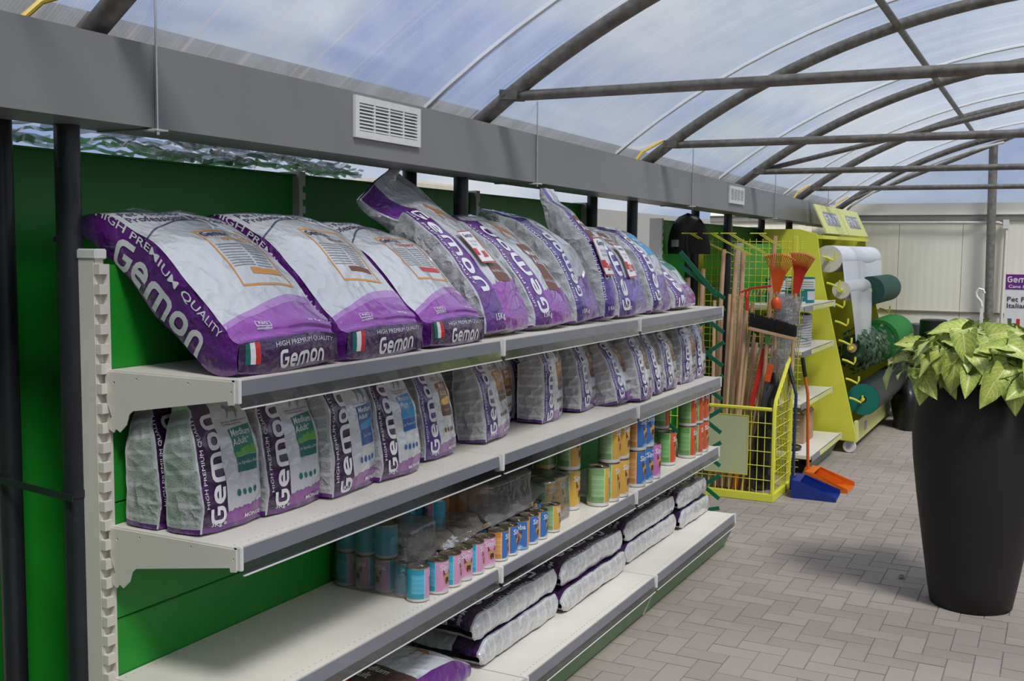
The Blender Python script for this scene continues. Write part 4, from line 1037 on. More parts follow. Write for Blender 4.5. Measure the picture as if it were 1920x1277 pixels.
def wrap(x0, x1, y0, y1, z0, z1, seed, label, sag=.02, droop=.0):
    """loose shrink film: rounded shell open at the bottom"""
    def fn(u, v):
        q = 2*math.pi*u; cx, cy = (x0+x1)/2, (y0+y1)/2; e = .35
        c, s = math.cos(q), math.sin(q)
        px = cx+(x1-x0)/2*math.copysign(abs(c)**e, c); py = cy+(y1-y0)/2*math.copysign(abs(s)**e, s)
        if v < .72: k = 1+.02*math.sin(v*9); z = z0+(z1-z0)*v/.72
        else: k = 1-(v-.72)/.28; z = z1-sag*(1-k)+.0*k
        p = Vector((cx+(px-cx)*k, cy+(py-cy)*k, z))
        return p+noise.noise_vector(p*16+Vector((seed*5., 0, 0)))*.007*min(1, v*6)
    mb = MB(); mb.grid(fn, 56, 16); o = build(mb, 'shrink_wrap', WRAP, None, 'all'); return tag(o, label, 'plastic wrap')
wrap(.0, .325, .884, 1.07, ZL, ZL+.232, 1, 'clear film wrapped round the nearest stack of blue tins', .02)
wrap(.0, .325, 1.395, 1.80, ZL+.114, ZL+.262, 2, 'clear film bag over the orange tins', .03)
def drape(pts, seed, label):
    """torn film skirt hanging over the tray: rows of points"""
    mb = MB(); nr = len(pts)
    def fn(u, v):
        t_ = v*(nr-1); i = min(nr-2, int(t_)); f = t_-i; A = [Vector(a)*(1-f)+Vector(b)*f for a, b in zip(pts[i], pts[i+1])]
        m = len(A)-1; g = u*m; j = min(m-1, int(g)); h = g-j; p = A[j]*(1-h)+A[j+1]*h
        return p+noise.noise_vector(p*22+Vector((seed*3., 0, 0)))*.010
    mb.grid(fn, 26, 12); return tag(build(mb, 'torn_wrap', WRAP, None, 'all'), label, 'plastic wrap')
z1 = ZL+.135
drape([[(.10, .95, z1+.07), (.12, 1.10, z1+.045), (.12, 1.22, z1+.03), (.12, 1.34, z1+.05)], [(.26, .93, z1+.02), (.28, 1.08, z1+.035), (.29, 1.2, z1+.02), (.29, 1.36, z1+.03)], [(.335, .93, z1-.012), (.345, 1.06, z1-.010), (.35, 1.2, z1-.012), (.34, 1.36, z1+.0)]], 3, 'torn clear film draped over the tray beside the blue tins')
drape([[(.20, 1.38, z1+.10), (.21, 1.52, z1+.11), (.21, 1.66, z1+.11), (.2, 1.80, z1+.12)], [(.29, 1.38, z1+.03), (.31, 1.52, z1+.045), (.31, 1.66, z1+.05), (.29, 1.82, z1+.06)], [(.345, 1.38, z1-.012), (.355, 1.52, z1+.0), (.36, 1.66, z1+.01), (.335, 1.84, z1+.04)]], 4, 'torn clear film draped over the orange tins')
# big tins
HB = .1735
def stack(kind, x, y, n, label, rot=None, group='big tins on the lower shelf'):
    for k in range(n): put_can(kind, True, x, y, ZL+k*HB, (('upper ' if k else 'lower ') if n > 1 else '')+label, group, (rnd.uniform(.15, .4) if rot is None else rot))
for x, y, r in ((.05, 1.98, 2.4), (.155, 1.98, 2.2), (.26, 1.98, .3)): stack('go', x, y, 1, 'big green tin under clear film beside the small tins', r, 'film wrapped big green tins')
for x, y in ((.155, 2.085), (.26, 2.085)): stack('go', x, y, 1, 'big green tin under clear film beside the small tins', None, 'film wrapped big green tins')
wrap(.0, .325, 1.92, 2.142, ZL, ZL+.185, 5, 'clear film round a pack of big green tins')
stack('go', .05, 2.20, 2, 'big green tin against the back panel past the film pack', 2.5); stack('go', .155, 2.215, 2, 'big green tin standing inside the stack past the film pack', 2.3); stack('go', .26, 2.235, 2, 'big green and orange tin at the inner corner of its stack', .1)
stack('go', .345, 2.36, 1, 'lone big green tin with nothing stacked on it', .62)
stack('go', .352, 2.465, 2, 'big green and orange tin behind the lone green tin', .25); stack('go', .356, 2.568, 2, 'big green and orange tin next to the orange and blue stack', .05)
stack('ob', .352, 2.80, 2, 'big orange and blue tin before the shelf joint', .05); stack('ob', .352, 2.905, 2, 'big orange and blue tin just past the shelf joint', -.1)
stack('bp', .352, 3.01, 1, 'lone bright blue and pink tin beside the orange and blue stack', .0)
stack('ob', .245, 2.85, 2, 'big orange tin in the second row before the green and red ones', 1.6)
stack('gr', .245, 3.44, 2, 'big green and red tin in the second row', .5); stack('gr', .312, 3.36, 1, 'lone big green and red tin with open top', .3)
stack('gr', .345, 3.60, 2, 'big green and red tin in the front row near the shelf end', .25); stack('gr', .350, 3.705, 2, 'big green and red tin, second from the shelf end', .4); stack('gr', .350, 3.81, 2, 'big green and red tin at the shelf end by the trellis', .1)
# ------------------------------------------------------------ green folding trellis behind the shelf end
TRG = flat('trellis_green', (.01, .16, .085), (.008, .13, .07), 10, rough=.5)
t = thing('folding_trellis', (.1, 4.4, .1), 'dark green folding lattice trellis standing past the shelf end', 'trellis')
pit = .2045; x0, x1 = -.16, .30; hgt = .155
def slat(a, b, y, w=.024):
    mb = MB(); a = Vector((a[0], y, a[1])); b = Vector((b[0], y, b[1])); mb.bar(a, b, .006, w, up=(0, 1, 0)); 
    d = (b-a).normalized(); up = d.cross(Vector((0, 1, 0))); mb = MB(); p = []
    for q in (a, b):
        for i, j in ((-1, -1), (1, -1), (1, 1), (-1, 1)): p.append(q+Vector((0, 1, 0))*(.004*i)+up*(w/2*j))
    mb.add(p, [(3,2,1,0),(4,5,6,7),(0,1,5,4),(1,2,6,5),(2,3,7,6),(3,0,4,7)]); return mb
for k in range(-1, 8):
    z = .175+k*pit
    za = max(.02, z); q = min(1, (1.60-za)/.29)
    if q > .1: build(slat((.302, za), (.302-.42*q, za+.29*q), 4.396), 'slat', TRG, t)
    if .05 < z+.1 < 1.5: build(slat((.302, z+.145), (.302-.42, max(.01, z+.145-.29)), 4.404), 'slat', TRG, t)
build(slat((.255, 1.417), (.02, 1.68), 4.388, .028), 'slat', TRG, t)
# ------------------------------------------------------------ yellow tool cage
cg = thing('tool_cage', (.1, 5.5, 0), 'yellow wire cage stand holding long garden tool handles', 'tool stand')
def rod(name, pts, r, par=cg, m=YEL, n=6): 
    mb = MB(); mb.tube(pts, r, n); return build(mb, name, m, par, True)
cx0, cx1, cy0, cy1, ct = -.34, .445, 5.2, 5.93, .63
mb = MB(); mb.box(cx0, cx1, cy0-.015, cy0+.015, .0, .055); build(mb, 'base_rail', YEL, cg, bevel=.004)
mb = MB(); mb.box(cx1-.03, cx1, cy0+.016, cy1, .0, .055); build(mb, 'base_rail', YEL, cg, bevel=.004)
mb = MB(); mb.box(cx0, cx0+.03, cy0+.016, cy1, .0, .055); build(mb, 'base_rail', YEL, cg, bevel=.004)
rod('top_rail', [(cx0, cy0, ct), (cx1-.03, cy0, ct)], .013)
rod('corner_post', [(cx1-.012, cy0, .03), (cx1-.012, cy0, ct), (cx1-.012, cy0+.03, ct+.06), (cx1-.012, 5.62, .96), (cx1-.012, 5.66, 1.0)], .014)
rod('corner_post', [(cx0+.012, cy0, .03), (cx0+.012, cy0, ct)], .014)
mb = MB(); mb.box(cx1-.032, cx1, 5.665, 5.70, 0, 1.80); build(mb, 'tall_post', YEL, cg, bevel=.004)
mb = MB(); mb.box(cx0, cx0+.032, 5.9, 5.93, 0, 1.80); build(mb, 'tall_post', YEL, cg, bevel=.004)
for k in range(1, 16):
    x = cx0+k*.0475
    if x < cx1-.03: rod('grid_wire', [(x, cy0, .05), (x, cy0, ct)], .0028, n=4)
for k in range(1, 6): rod('grid_wire', [(cx0, cy0-.004, .05+k*.097), (cx1-.02, cy0-.004, .05+k*.097)], .0028, n=4)
for k in range(1, 11):
    y = cy0+k*.045; 
    if y < 5.66: rod('grid_wire', [(cx1-.014, y, .05), (cx1-.014, y, ct+.03+(y-cy0)*.72)], .0028, n=4)
for k in range(1, 9):
    z = .05+k*.075; rod('grid_wire', [(cx1-.010, cy0 if z < ct else cy0+(z-ct)/.72, z), (cx1-.010, 5.68, z)], .0028, n=4)
for k in range(17):
    x = cx0+k*.0475; rod('grid_wire', [(x, 5.93, .05), (x, 5.93, 1.78)], .0028, n=4)
for k in range(35): rod('grid_wire', [(cx0, 5.935, .06+k*.05), (cx1, 5.935, .06+k*.05)], .0028, n=4)
for x in (-.2, -.05, .075, .28):
    rod('hook', [(x-.06, 5.25, 1.808), (x+.05, 5.25, 1.808)], .004, n=5); rod('hook', [(x, 5.25, 1.806), (x+.03, 5.5, 1.75), (x+.10, 5.92, 1.66)], .004, n=5); rod('hook', [(x+.02, 5.25, 1.806), (x+.05, 5.5, 1.75), (x+.12, 5.92, 1.66)], .004, n=5)
mb = MB(); mb.box(-.035, .262, 5.184, 5.187, .178, .578); o = build(mb, 'blank_plate', flat('pale_green_card', (.50, .55, .30), (.47, .52, .28), 4, rough=.4), cg)
mb = MB(); V, F = frame2d(.306, .41, .006); mb.add([(x+.1135, 5.182, z+.378) for x, z in V], F); build(mb, 'plate_edge', YEL, o)
# handles standing in the cage
def handle(a, b, r, label, m=WOODH, name='wooden_pole', grp='wooden handles in the yellow cage'):
    mb = MB(); mb.tube([a, b], r, 9); o = build(mb, name, m, None, True); return tag(o, label, 'pole', grp)
tall = [(-.066, 1.70, -.08), (.016, 1.70, -.015), (.05, 1.68, .06)]
for k, (xt, zt, xb) in enumerate(tall): handle((xb, 5.50+k*.05, .006), (xt, 5.62+k*.05, zt), .017, 'thick tall wooden handle hanging close to the green trellis', grp='thick handles by the trellis')
handle((.205, 5.66, .006), (.258, 5.80, 1.80), .0165, 'single thick wooden handle rising highest beside the red rake')
rr_ = random.Random(4)
for k in range(15):
    xb = -.02+k*.017+rr_.uniform(-.008, .008); fan = (k-4)*.014
    zt = [1.34, 1.30, 1.38, 1.22, 1.36, 1.35, 1.28, 1.10, 1.33, 1.05, 1.18, 1.25, 1.02, .98, .95][k]
    handle((xb, 5.32+(k % 4)*.055, .006), (xb+.015+fan+rr_.uniform(-.01, .01), 5.45+(k % 4)*.075, zt), .012, 'slim pale wooden handle bundled in the yellow cage')
# shovel hung blade up
sv = thing('shovel', (-.27, 5.42, .05), 'round-backed black shovel hung blade upwards on its wooden handle', 'shovel')
BLK = flat('black_iron', (.022, .02, .018), (.015, .013, .012), 20, rough=.45)
def blade(u, v):
    x = (u-.5)*2; w = .155*(1-.10*v)*math.sqrt(max(0.0, 1-max(0, (v-.25)/.75)**2.2)) if v > .25 else .155
    return Vector((-.265+w*x, 5.40+.035*x*x-.03*v, 1.665+.285*v))
mb = MB(); mb.grid(blade, 12, 12); bl = build(mb, 'blade', BLK, sv, 'all'); so = bl.modifiers.new('s', 'SOLIDIFY'); so.thickness = .003
mb = MB(); mb.tube([(-.265, 5.385, 1.80), (-.265, 5.40, 1.66), (-.265, 5.42, 1.50)], [.012, .022, .021], 8); build(mb, 'socket', BLK, sv, True)
mb = MB(); mb.tube([(-.265, 5.425, 1.52), (-.26, 5.44, .08)], .019, 9); build(mb, 'shaft', WOODH, sv, True)
mb = MB(); V, F = rect2d(.055, .05); mb.add([(-.355+x, 5.392, 1.74+z) for x, z in V], F); build(mb, 'sticker', INKGR, sv)
handle((-.19, 5.47, .006), (-.185, 5.52, 1.56), .018, 'wooden handle just right of the black shovel')
# broom
bm_ = thing('broom', (.36, 5.36, .05), 'black bristled broom upside down with a wooden head', 'broom')
def bp(u, v, d): return Vector((.205+.318*u, 5.36+d, 1.165-.062*u+.105*v-.02*v*u))
mb = MB()
for i in range(46):
    u = (i+.5)/46
    for j in range(5):
        d = -.03+.015*j; p = bp(u, 0, d); q = bp(u+rr_.uniform(-.008, .008), 1+rr_.uniform(-.08, .05), d*1.25); mb.tube([p, q], .0026, 3, caps=False)
stuff(build(mb, 'bristles', BLACKP, bm_))
mb = MB(); A = [bp(0, -.02, 0), bp(1, -.02, 0)]; mb.bar(A[0], A[1], .075, .024); build(mb, 'head', WOODH, bm_, bevel=.004)
mb = MB(); mb.tube([(.335, 5.36, 1.115), (.325, 5.37, 1.06)], .016, 8); build(mb, 'green_collar', flat('collar_green', (.05, .42, .05), rough=.4), bm_)
mb = MB(); mb.tube([(.325, 5.37, 1.07), (.26, 5.46, .06)], .012, 8); build(mb, 'shaft', WOODH, bm_, True)
# fan rakes and red heads
RED = flat('red_plastic', (.62, .035, .02), rough=.35); ORG = flat('orange_plastic', (.70, .10, .015), rough=.35)
def fanrake(c, lab, m, ang=0, R=.26, spread=1.0, shaft=None, y=5.50):
    t = thing('fan_rake', (c[0], y, .05), lab, 'rake')
    for k in range(17):
        q = (k-8)/8*spread*.5+ang
        pts = [Vector((c[0]+math.sin(q)*r, y-.02-.02*(r/R)**3+.0*k, c[1]+math.cos(q)*r)) for r in (.03, R*.5, R*.9)]
        pts.append(pts[-1]+Vector((0, -.05, -.01)))
        mb = MB(); mb.tube(pts, .0034, 5); build(mb, 'tine', m, t, True)
    mb = MB(); mb.prism([(c[0]-.02+math.sin(ang)*.0, c[1]-.05), (c[0]+.02, c[1]-.05), (c[0]+math.sin(ang+spread*.5)*R*.45, c[1]+math.cos(ang+spread*.5)*R*.45), (c[0]+math.sin(ang)*R*.52, c[1]+math.cos(ang)*R*.52), (c[0]+math.sin(ang-spread*.5)*R*.45, c[1]+math.cos(ang-spread*.5)*R*.45)], y-.026, y-.02, 'y'); build(mb, 'hub_plate', m, t)
    if shaft: mb = MB(); mb.tube([(c[0], y-.02, c[1]-.04), shaft], .012, 8); build(mb, 'shaft', WOODH, t, True)
fanrake((.355, 1.45), 'orange plastic fan rake head with spread tines', ORG, .10, .25, 1.0, (.33, 5.60, .06))
fanrake((.465, 1.44), 'red fan rake set higher against the yellow post', RED, .20, .27, .7, (.445, 5.60, .75), 5.60)
t = thing('garden_rake', (.22, 5.46, .05), 'red wire rake lying sideways across the handles', 'rake')
mb = MB(); mb.tube([(.12, 5.40, 1.40), (.20, 5.39, 1.435), (.34, 5.39, 1.455)], .007, 6); build(mb, 'rake_bar', RED, t, True)
for k in range(9): mb = MB(); mb.tube([(.13+k*.025, 5.395, 1.405+k*.006), (.125+k*.025, 5.37, 1.36+k*.006)], .003, 5); build(mb, 'tine', RED, t)
mb = MB(); mb.tube([(.17, 5.40, 1.42), (.175, 5.40, 1.28)], .014, 8); build(mb, 'printed_sleeve', RED, t, True)
mb = MB(); mb.tube([(.175, 5.40, 1.30), (.12, 5.30, .06)], .012, 8); build(mb, 'shaft', WOODH, t, True)
# wrapped tools in clear film
CW = clearfilm('tool_film', (.78, .80, .82), .30, .10, 40, .10)
t = thing('wrapped_tool', (.36, 5.6, .05), 'film wrapped garden tool with a red blade cover standing in the cage', 'garden tool')
mb = MB(); mb.bar((.225, 5.38, .60), (.30, 5.42, 1.02), .035, .012, up=(0, 1, 0)); build(mb, 'red_cover', RED, t, bevel=.003)
def sleeve(u, v):
    q = 2*math.pi*u; p = Vector((.33+.10*v+(.055+.03*v)*math.cos(q), 5.50+.08*v+.035*math.sin(q), .66+.72*v)); return p+noise.noise_vector(p*26)*.010
mb = MB(); mb.grid(sleeve, 20, 22); build(mb, 'film_sleeve', CW, t, 'all')
mb = MB(); mb.tube([(.30, 5.5, .3), (.36, 5.55, 1.30)], .015, 8); build(mb, 'steel_shaft', STEEL, t, True)
t = thing('wire_rake', (.44, 5.55, .3), 'grey wire spring rake wrapped in clear film against the yellow post', 'rake')
for k in range(9):
    mb = MB(); mb.tube([(.40+k*.003, 5.62, .55), (.40+k*.009, 5.60, .85), (.39+k*.017, 5.58, 1.28)], .0022, 4); build(mb, 'tine', STEEL, t)
mb = MB(); mb.bar((.40, 5.575, 1.13), (.56, 5.575, 1.08), .008, .008); build(mb, 'cross_bar', flat('blue_grey_metal', (.12, .25, .32), rough=.4), t)
t = thing('red_head_tool', (.38, 5.45, 1.2), 'orange-red rounded tool head wrapped in shiny film', 'garden tool')
mb = MB(); mb.lathe([(0, -.045), (.03, -.04), (.037, -.01), (.034, .02), (.02, .04), (0, .045)], 14, (.365, 5.44, 1.335)); build(mb, 'head', ORG, t, True)
def slv(u, v):
    q = 2*math.pi*u; p = Vector((.405+.075*math.cos(q)*(1-.3*v), 5.48+.03*math.sin(q), 1.20+.20*v)); return p+noise.noise_vector(p*30)*.012
mb = MB(); mb.grid(slv, 18, 8); build(mb, 'film_sleeve', CW, t, 'all')
# black bag with orange grip in the cage
t = thing('black_sack', (.3, 5.45, .06), 'black plastic covered tool bag with an orange top in the cage', 'bag')
B = Bag([(.315, 5.33, .06), (.325, 5.34, .25), (.345, 5.36, .50), (.365, 5.38, .72), (.375, 5.40, .86)], (1, -.2, 0), lerp_fn([(0, .075), (.4, .065), (.8, .045), (1, .02)]), lerp_fn([(0, .05), (.5, .045), (1, .015)]), .3, .012, 12, 90)
build(B.mesh(22, 8, 5), 'sack_film', flat('black_film', (.01, .01, .011), rough=.2, coat=.6), t, 'all')
mb = MB(); mb.bar((.345, 5.33, .80), (.365, 5.34, .92), .04, .02, up=(0, 1, 0)); build(mb, 'orange_top', ORG, t, bevel=.004)
# tool ends at the cage bottom
for k in range(5): 
    mb = MB(); mb.tube([(-.02+k*.045, 5.26, .058), (-.02+k*.045, 5.30, .18+.02*(k % 2))], .016, 8); tag(build(mb, 'peg_stake', WOODH if k != 4 else ORG, None, True), 'short %s stake at the bottom of the yellow cage' % ('wooden' if k != 4 else 'orange'), 'stake', 'stakes at the cage bottom')
# long handled dustpans
def dustpan(px, py, yaw, m, label, top, hm):
    t = thing('dustpan', (px, py, 0), label, 'dustpan'); R = Matrix.Rotation(yaw, 3, 'Z')
    def P(x, y, z): return Vector((px, py, 0))+R @ Vector((x, y, z))
    mb = MB()                                            # scoop: open to +x
    vs = [P(0, -.13, 0), P(.30, -.145, 0), P(.30, .145, 0), P(0, .13, 0), P(0, -.13, .125), P(.06, -.13, .12), P(.30, -.145, .03), P(0, .13, .125), P(.06, .13, .12), P(.30, .145, .03), P(.06, -.13, .12), P(.06, .13, .12)]
    mb.add(vs, [(0, 1, 2, 3), (0, 3, 7, 4), (0, 4, 5, 6, 1), (3, 2, 9, 8, 7), (4, 7, 8, 5)]); o = build(mb, 'scoop', m, t); so = o.modifiers.new('s', 'SOLIDIFY'); so.thickness = .004
    mb = MB(); mb.tube([P(-.008, 0, .02), P(-.008, 0, .13), P(*top[0])]+[P(*q) for q in top[1:]], .011, 8); build(mb, 'pole', hm, t, True)
    a, b = P(*top[-2]), P(*top[-1]); d = (b-a).normalized(); mb = MB(); mb.tube([b-d*.01, b+d*.13], .015, 8); build(mb, 'grip', BLACKP, t, True)
    mb = MB(); mb.box(-.02, .02, -.02, .02, 0, .1); mb.v = [P(p.x-.006, p.y, p.z+.03) for p in mb.v]; build(mb, 'socket', m, t)
dustpan(.505, 5.53, .08, flat('blue_plastic', (.008, .03, .22), rough=.35), 'blue long handled dustpan standing beside the yellow cage', [(-.004, 0, .70), (-.03, .02, .78)], flat('navy_pole', (.02, .045, .10), rough=.35))
dustpan(.537, 5.865, .0, flat('orange_dustpan', (.66, .13, .01), rough=.35), 'orange long handled dustpan behind the blue one', [(-.025, .0, .66), (-.05, .0, .80)], flat('orange_pole', (.62, .12, .015), rough=.35))
# ------------------------------------------------------------ second shelving with yellow strips
g2 = thing('end_shelving', (.2, 6.6, 0), 'short cream shelving with yellow price strips beyond the tool cage', 'shelving')
ya, yb = 6.02, 7.18
for y in (ya, yb): mb = MB(); mb.box(-.10, -.03, y-.016, y+.016, 0, 1.75); build(mb, 'upright', ENAMEL, g2)
zs = [0, .35, .7, 1.05, 1.4, 1.75]
for a, b in zip(zs[:-1], zs[1:]): mb = MB(); mb.box(-.034, -.016, ya, yb, a+.002, b-.002); build(mb, 'back_panel', GREEN, g2)
for z, D, in ((1.29, .43), (.955, .43), (.565, .43), (.185, .52)):
    mb = MB(); mb.box(-.012, D-.004, ya, yb, z-.03, z); sh = build(mb, 'shelf', ENAMEL, g2, bevel=.003)
    mb = MB(); mb.prism([(D-.002, z-.003), (D+.001, z-.003), (D+.006, z-.045), (D+.003, z-.045)], ya+.01, yb-.01, 'y'); build(mb, 'price_strip', STRIPG if z > .9 else STRIPG, sh)
    mb = MB(); mb.prism([(D+.0025, z-.010), (D+.0045, z-.010), (D+.0065, z-.043), (D+.0045, z-.043)], ya+.30, yb-.02, 'y'); build(mb, 'yellow_insert', LEM, sh)
    mb = MB(); mb.box(D-.01, D+.009, yb-.012, yb+.003, z-.055, z+.004); build(mb, 'end_cap', WHITEP, sh)
mb = MB(); mb.prism([(.492, .13), (.505, .13), (.45, .012), (.44, .012)], ya, yb, 'y'); build(mb, 'plinth', flat('plinth_sage', (.12, .19, .11), rough=.4), g2)
for y in (ya+.03, yb-.03): mb = MB(); mb.lathe([(.018, 0), (.018, .012), (.008, .014), (.008, .03)], 10, (.42, y, 0)); build(mb, 'levelling_foot', BLACKP, g2)
# yellow side panel of the shelving is the roll display's end board
TEAL = flat('teal_paint', (.005, .24, .26), rough=.35)
def tub(x, y, z, r, h, label):
    t = thing('paint_tin', (x, y, z), label, 'tin'); mb = MB(); mb.lathe([(r*.98, 0), (r, .004), (r, h*.96), (r*1.02, h*.97), (r*1.02, h), (r*.9, h), (r*.88, h-.006), (0, h-.006)], 24, (x, y, z)); build(mb, 'tin_body', TEAL, t, True)
    for z0, z1, nm, a0, a1 in ((.55*h, .93*h, 'white_label', -2.2, 1.2), (.12*h, .46*h, 'lower_label', -1.0, .3)):
        mb = MB(); mb.grid(lambda u, v: Vector((x+(r+.0012)*math.cos(a0+(a1-a0)*u), y+(r+.0012)*math.sin(a0+(a1-a0)*u), z+z0+(z1-z0)*v)), 14, 1); build(mb, nm, INKW if nm == 'white_label' else INKPALE, t, 'all')
    for k in range(3): mb = MB(); mb.grid(lambda u, v: Vector((x+(r+.0018)*math.cos(-1.9+1.6*u), y+(r+.0018)*math.sin(-1.9+1.6*u), z+h*(.62+.09*k+.03*v))), 10, 1); build(mb, 'printed_line', INKLG if k == 2 else INKGR, t)
tub(.12, 6.42, 1.2905, .075, .19, 'small teal tin with white label at the back of the top shelf'); tub(.30, 6.60, 1.2905, .085, .20, 'large teal tin with white labels at the shelf front'); tub(.14, 6.75, 1.2905, .085, .20, 'large teal tin behind the front one')
mb = MB(); mb.box(.33, .40, 6.1, 6.22, 1.2902, 1.315); tag(build(mb, 'small_carton', INKW, None, bevel=.002), 'small white packet lying before the teal tins', 'packet')
t = thing('cable_coil', (.22, 6.55, .956), 'large coil of pale grey cord standing on the second shelf', 'coil')
for k in range(12):
    mb = MB(); pts = [(.205+.17*math.cos(a), 6.52+.24*math.sin(a), .967+k*.0205+.003*math.sin(3*a+k)) for a in [2*math.pi*i/28 for i in range(28)]]; mb.tube(pts, .0112, 7, closed=True); build(mb, 'cord_turn', flat('pale_cord', (.50, .50, .49), rough=.5), t, True)
t = thing('cardboard_box', (.25, 6.7, .186), 'brown cardboard box with open flap on the bottom shelf', 'box')
mb = MB(); mb.box(.10, .36, 6.50, 6.86, .186, .415); build(mb, 'box_body', BR, t, bevel=.004)
mb = MB(); mb.add([(.36, 6.50, .415), (.36, 6.86, .415), (.34, 6.86, .44), (.34, 6.50, .43)], [(0, 1, 2, 3)]); build(mb, 'flap', BR, t)
mb = MB(); mb.box(.361, .3615, 6.62, 6.70, .25, .34); build(mb, 'box_label', INKW, t)
mb = MB(); mb.box(.02, .20, 6.88, 7.12, .186, .45); tag(build(mb, 'carton', BR, None, bevel=.004), 'second brown carton behind the open box', 'box')
mb = MB(); mb.lathe([(.0, 0), (.10, 0), (.105, .02), (.10, .03), (.06, .03), (.055, .01), (0, .01)], 20, (.30, 6.22, .186)); tag(build(mb, 'black_saucer', BLACKP, None, True), 'black round dish on the bottom shelf beside the cage', 'dish')
# ------------------------------------------------------------ rolling yellow display with rolls of sheeting
dp = thing('roll_display', (.3, 8.4, 0), 'tall yellow wheeled display rack carrying rolls of sheeting', 'display rack')
YD = (7.30, 9.72)
side = [(-.20, .13), (.62, .10), (.62, .17), (.42, 1.0), (.30, 1.50), (.25, 1.84), (.10, 1.88), (-.20, 1.88)]
for y in YD: mb = MB(); mb.prism(side, y-.012, y+.012, 'y'); build(mb, 'side_panel', YEL, dp, bevel=.003)
mb = MB(); mb.box(-.20, -.18, YD[0]+.013, YD[1]-.013, .13, 1.86); build(mb, 'back_board', YEL, dp)
mb = MB(); mb.box(.60, .625, YD[0]+.02, YD[1]-.02, .085, .27); lb = build(mb, 'lower_board', LEM, dp, bevel=.003)
for y, n in ((7.78, 'plate'), (9.25, 'plate')):
    mb = MB(); mb.box(.6252, .6262, y-.06, y+.06, .135, .215); pl = build(mb, 'printed_plate', INKGR, lb)
    V, F, w = text2d('FNT', .03); mb = MB(); V2, F2 = place2d((V, F), .045, 0, (0, .176), 1); mb.add([(.6268, y+x, z) for x, z in V2], F2); build(mb, 'lettering', INKW, pl)
mb = MB(); mb.box(-.18, .60, YD[0]+.013, YD[1]-.013, .13, .15); build(mb, 'floor_board', YEL, dp)
for y in YD:
    for k, (x, z) in enumerate(((.318, 1.62), (.36, 1.40), (.405, 1.23), (.44, 1.08), (.475, .92), (.51, .76), (.545, .60), (.58, .44))):
        s = -1 if y < 8 else 1; mb = MB(); mb.tube([(x-.02, y, z+.03), (x+.02, y, z+.02), (x+.075, y, z-.005), (x+.085, y, z+.02), (x+.085, y, z+.055)], .009, 6); build(mb, 'roll_hook', YEL, dp, True)
for y in YD:
    for x in (.57, -.1):
        c = (x, y+(.03 if y < 8 else -.05), .055); cs = build((lambda q: (q.lathe([(.02, -.014), (.052, -.014), (.055, -.008), (.055, .008), (.052, .014), (.02, .014)], 20, c, axis='y'), q)[1])(MB()), 'caster_wheel', WHITEP, dp, True)
        mb = MB(); mb.box(x-.015, x+.015, c[1]-.024, c[1]-.018, .05, .13); mb.box(x-.015, x+.015, c[1]+.018, c[1]+.024, .05, .13); mb.box(x-.03, x+.03, c[1]-.03, c[1]+.03, .118, .128); build(mb, 'fork', STEEL, cs)
# tilted sign boards on top
for k, (ya_, yb_) in enumerate(((7.45, 8.50), (8.52, 9.60))):
    P = lambda y, s, e=0: Vector((.20+.02+.14*s+e*.6, y, 1.86+.27*s-e*.5))
    P = lambda y, s, e=0: Vector((.30-.12*s+e*.9, y, 1.85+.25*s+e*.4))
    mb = MB(); mb.add([P(ya_, 0), P(yb_, 0), P(yb_, 1), P(ya_, 1), P(ya_, 0, -.012), P(yb_, 0, -.012), P(yb_, 1, -.012), P(ya_, 1, -.012)], [(0,1,2,3), (7,6,5,4), (0,4,5,1), (1,5,6,2), (2,6,7,3), (3,7,4,0)]); sg = build(mb, 'sign_board', LEM, dp)
    ym = (ya_+yb_)/2; mb = MB(); mb.add([P(ym-.30, .28, .002), P(ym+.30, .28, .002), P(ym+.30, .76, .002), P(ym-.30, .76, .002)], [(0,1,2,3)]); pl = build(mb, 'printed_plate', INKGR, sg)
    V, F, w = text2d('FNT', .02, 1.6); V2, F2 = place2d((V, F), 1, 0, (0, 0), 1); mb = MB(); mb.add([P(ym+x*.16, .52+z*.32, .0035) for x, z in V2], F2); build(mb, 'lettering', INKPALE, pl)
mb = MB(); mb.box(.20, .29, YD[0]+.02, YD[1]-.02, 1.80, 1.83); build(mb, 'top_rail', YEL, dp)
# rolls
def roll(c, r, ri, y0, y1, m, mend, label, hang=None, core=None):
    t = thing('sheet_roll', (c[0], (y0+y1)/2, c[1]-r), label, 'roll')
    mb = MB(); mb.lathe([(ri, y0+.001), (r, y0), (r, y1), (ri, y1-.001)], 28, (c[0], 0, c[1]), axis='y'); o = build(mb, 'roll_body', m, t, True)
    mb = MB(); mb.lathe([(ri, y0-.0015), (r*.985, y0-.0015)], 28, (c[0], 0, c[1]), axis='y'); mb.f = [f for f in mb.f if len(f) == 4]; mb.uv = mb.uv[:len(mb.f)]; mb.mi = mb.mi[:len(mb.f)]; build(mb, 'end_face', mend, t)
    mb = MB(); mb.tube([(c[0], y0-.06, c[1]), (c[0], y1+.06, c[1])], ri*.5, 10); build(mb, 'axle', YEL, t, True)
    if core: mb = MB(); mb.lathe([(ri*.85, y0-.004), (ri*1.02, y0-.004), (ri*1.02, y0+.05), (ri*.85, y0+.05)], 20, (c[0], 0, c[1]), axis='y'); build(mb, 'core_tube', core, t, True)
    if hang:
        def fn(u, v):
            a = math.radians(20)+math.radians(60)*0; p0 = Vector((c[0]+r*math.cos(-.15), 0, c[1]+r*math.sin(-.15)))
            return Vector((p0.x+hang[1]*v+.01*math.sin(7*u+2*v), y0+.01+(y1-y0-.02)*(u*(1-hang[2]*v)), p0.z-hang[0]*v))
        mb = MB(); mb.grid(fn, 14, 10); build(mb, 'loose_sheet', m, t, 'all')
